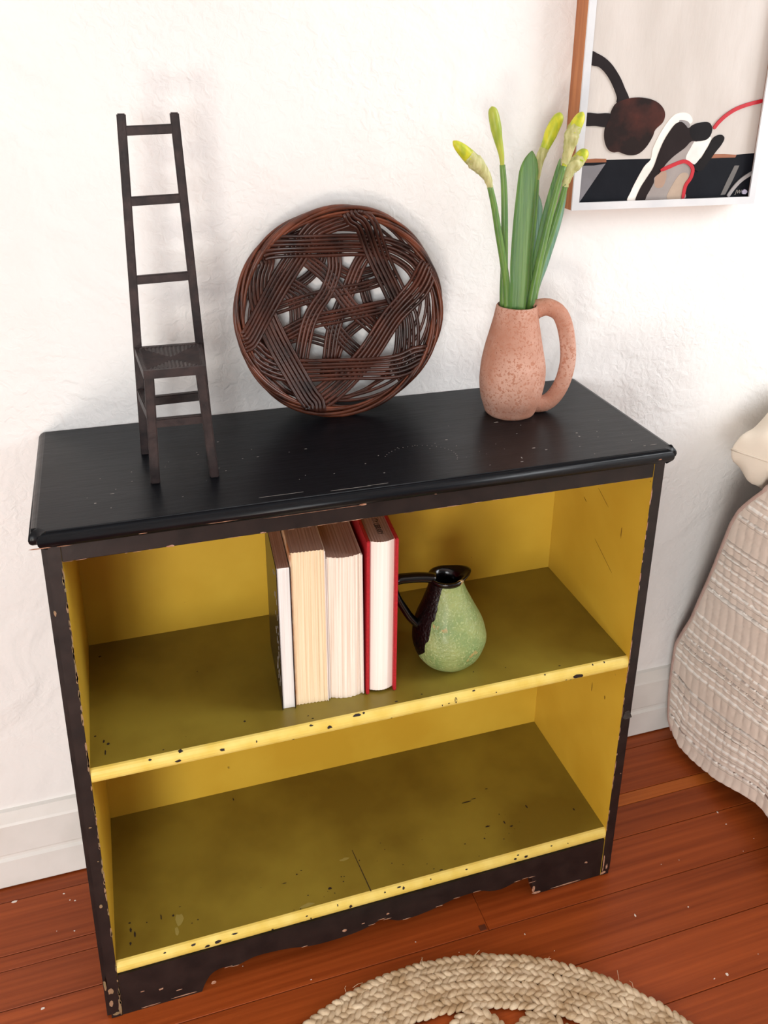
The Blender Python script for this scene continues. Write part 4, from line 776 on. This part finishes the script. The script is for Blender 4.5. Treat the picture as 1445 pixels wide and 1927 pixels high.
# v: arc length up the side then over the top
vs = list(np.arange(0, .612, .0016)); ntop = 80
us = []; yv = 0.0
while yv < .36: us.append(yv); yv += .003
while yv < 1.95: us.append(yv); yv += .02
def sst(a, b, x): t = max(0, min(1, (x-a)/(b-a))); return t*t*(3-2*t)
V = []; F = []; MI = []; rows = []
lines_top = [.03, .05, .07, .13, .15, .17, .19, .21, .28, .30, .32, .34, .36, .38, .45, .47, .49, .51, .58, .60, .62, .64, .66, .68, .75, .77, .79]
for jv in range(len(vs)+ntop):
    row = []
    for du in us:
        if jv < len(vs):
            zz = .0346+vs[jv]; y0 = edge_y(zz); y = y0-du
            z = zz+(hem_z(y)-.0346)*(1-sst(0, .25, vs[jv]))
            fold = .010*math.sin(y*17+.6)*sst(.02, .2, du)*(1-vs[jv]/.62)+.006*math.sin(y*31+2+z*3)*sst(.02, .15, du)*(1-vs[jv]/.62)
            x = .690+.026*sst(0, .28, du)-.010*(1-sst(0, .2, vs[jv]))*sst(0.1, .3, du)+fold
            x += .012*sst(.52, .612, vs[jv])**2
            nx, nz = -1, 0; line = min(abs(zz-l) for l in LZ)
        else:
            t = (jv-len(vs)+1)/ntop; s = t*1.13; q = min(1, s/.10)*math.pi/2
            y0 = .1080-.045*sst(0, .2, s); y = y0-du
            x0 = .690+.026*sst(0, .28, du)+.012; z = .646+.006*math.sin(q)-(.010 if s > .1 else .1*s); x = x0+(.04*(1-math.cos(q)) if s <= .1 else .04+(s-.1)*.985)
            z += .004*math.sin(x*19)*math.sin(y*13)*sst(0, .2, s)
            nx, nz = -math.cos(q), math.sin(q); line = min(abs(s-l) for l in lines_top)
        ch_ = .0024*abs(math.sin(math.pi*(y+.004*math.sin(z*22))/.0180))**.35
        rib = .0022*math.exp(-((line-.0016)/.0011)**2)
        amp = (ch_+rib+.0010*noise.noise(Vector((y*90, z*90, x*40))))*sst(0, .006, du)
        row.append(len(V)); V.append((x+nx*amp, y, z+nz*amp))
    rows.append(row)
sz = len(us)
for j in range(len(rows)-1):
    for i in range(sz-1):
        F.append((rows[j][i], rows[j+1][i], rows[j+1][i+1], rows[j][i+1]))
        zz = .0346+vs[j] if j < len(vs) else None
        line = min(abs(zz-l) for l in LZ) if zz is not None else min(abs((j-len(vs)+1)/ntop*1.13-l) for l in lines_top)
        MI.append(1 if (line < .0017 and (j < len(vs)) and i > 1 and (noise.noise(Vector((i*.35, zz*300, 0))) > -.38)) else 0)
q = obj('quilt', V, F, [QUILT, QUILTW], smooth=True, midx=MI)
md = q.modifiers.new('thickness', 'SOLIDIFY'); md.thickness = .005; md.offset = -1
qr = thing('bed_quilt', 'pale pinkish beige quilt with raised white stitched stripes hanging over the bed side', 'quilt', (.70, .10, 0))
q.name = 'quilted_cloth'; q.parent = qr; q.matrix_parent_inverse = Matrix.Translation((-.70, -.10, 0))
V2 = []; F2 = []
side_pts = [Vector(V[rows[j][0]]) for j in range(0, len(rows), 6)]
tube(V2, F2, [p+Vector((-.0010, .0030, 0)) for p in side_pts], .0058, 8)
hem_pts = [Vector(V[k]) for k in rows[0][::3]]
tube(V2, F2, [p+Vector((.002, 0, .001)) for p in hem_pts], .0046, 8)
bq = obj('binding', V2, F2, QUILTB, qr, smooth=True); bq.matrix_parent_inverse = Matrix.Translation((-.70, -.10, 0)); bq['label'] = 'pinkish brown binding along the quilt edge'
# pillow
A = Vector((.56, -.80, -.13)).normalized(); Bd = Vector((.80, .40, -.02)); Bd = (Bd-A*Bd.dot(A)).normalized(); Nn = A.cross(Bd).normalized()
if Nn.z < 0: Nn = -Nn
LA, LB = .42, .36; tipc = Vector((.664, .170, .690)); cen = tipc+A*LA/2+Bd*LB/2
V = []; F = []; n = 44
for sd in (1, -1):
    for j in range(n+1):
        for i in range(n+1):
            s, t = math.sin((i/n-.5)*math.pi), math.sin((j/n-.5)*math.pi)
            cx_ = 1-.10*(1-t*t)*abs(s)**3; cy_ = 1-.10*(1-s*s)*abs(t)**3
            h = .112*max(0, (1-s*s)*(1-t*t))**.30
            p = cen+A*(s*LA/2*cx_)+Bd*(t*LB/2*cy_)
            e = min(1-abs(s), 1-abs(t))
            wr = .010*noise.noise(Vector((s*5, t*5, sd*3)))*min(1, h/.03)+.005*math.sin(s*34+t*9)*math.exp(-e*7)*min(1, h/.02)
            p = p+Nn*(sd*(h+wr))
            if p.y > .27: p.y = .27+.015*(1-math.exp(-(p.y-.27)/.015))
            if p.y < .13 and p.x > .70: p.z = max(p.z, .663)
            elif p.x > .785: p.z = max(p.z, .604)
            V.append(p)
m_ = (n+1)**2
for sd in (0, 1):
    for j in range(n):
        for i in range(n):
            a = sd*m_+j*(n+1)+i; f = (a, a+1, a+n+2, a+n+1); F.append(f if sd == 0 else f[::-1])
pl_ = thing('pillow', 'cream linen pillow lying at the head of the bed against the wall', 'pillow', tuple(cen-Vector((0, 0, .09))))
o = obj('pillow_case', V, F, LINEN, pl_, smooth=True); o.matrix_parent_inverse = Matrix.Translation(-(cen-Vector((0, 0, .09))))
bm = bmesh.new(); bm.from_mesh(o.data); bmesh.ops.remove_doubles(bm, verts=bm.verts, dist=.0004); bmesh.ops.recalc_face_normals(bm, faces=bm.faces); bm.to_mesh(o.data); bm.free()
V = []; F = []
per = [(s, -1) for s in np.linspace(-1, 1, 24)]+[(1, t) for t in np.linspace(-1, 1, 24)][1:]+[(s, 1) for s in np.linspace(1, -1, 24)][1:]+[(-1, t) for t in np.linspace(1, -1, 24)][1:-1]
def wallclamp(p):
    if p.y > .27: p.y = .27+.012*(1-math.exp(-(p.y-.27)/.015))
    return p
tube(V, F, [wallclamp(cen+A*(s*LA/2*(1-.10*(1-t*t)*abs(s)**3))+Bd*(t*LB/2*(1-.10*(1-s*s)*abs(t)**3))) for s, t in per], .0022, 6, closed=True)
o = obj('seam', V, F, LINEN, pl_, smooth=True); o.matrix_parent_inverse = Matrix.Translation(-(cen-Vector((0, 0, .09))))
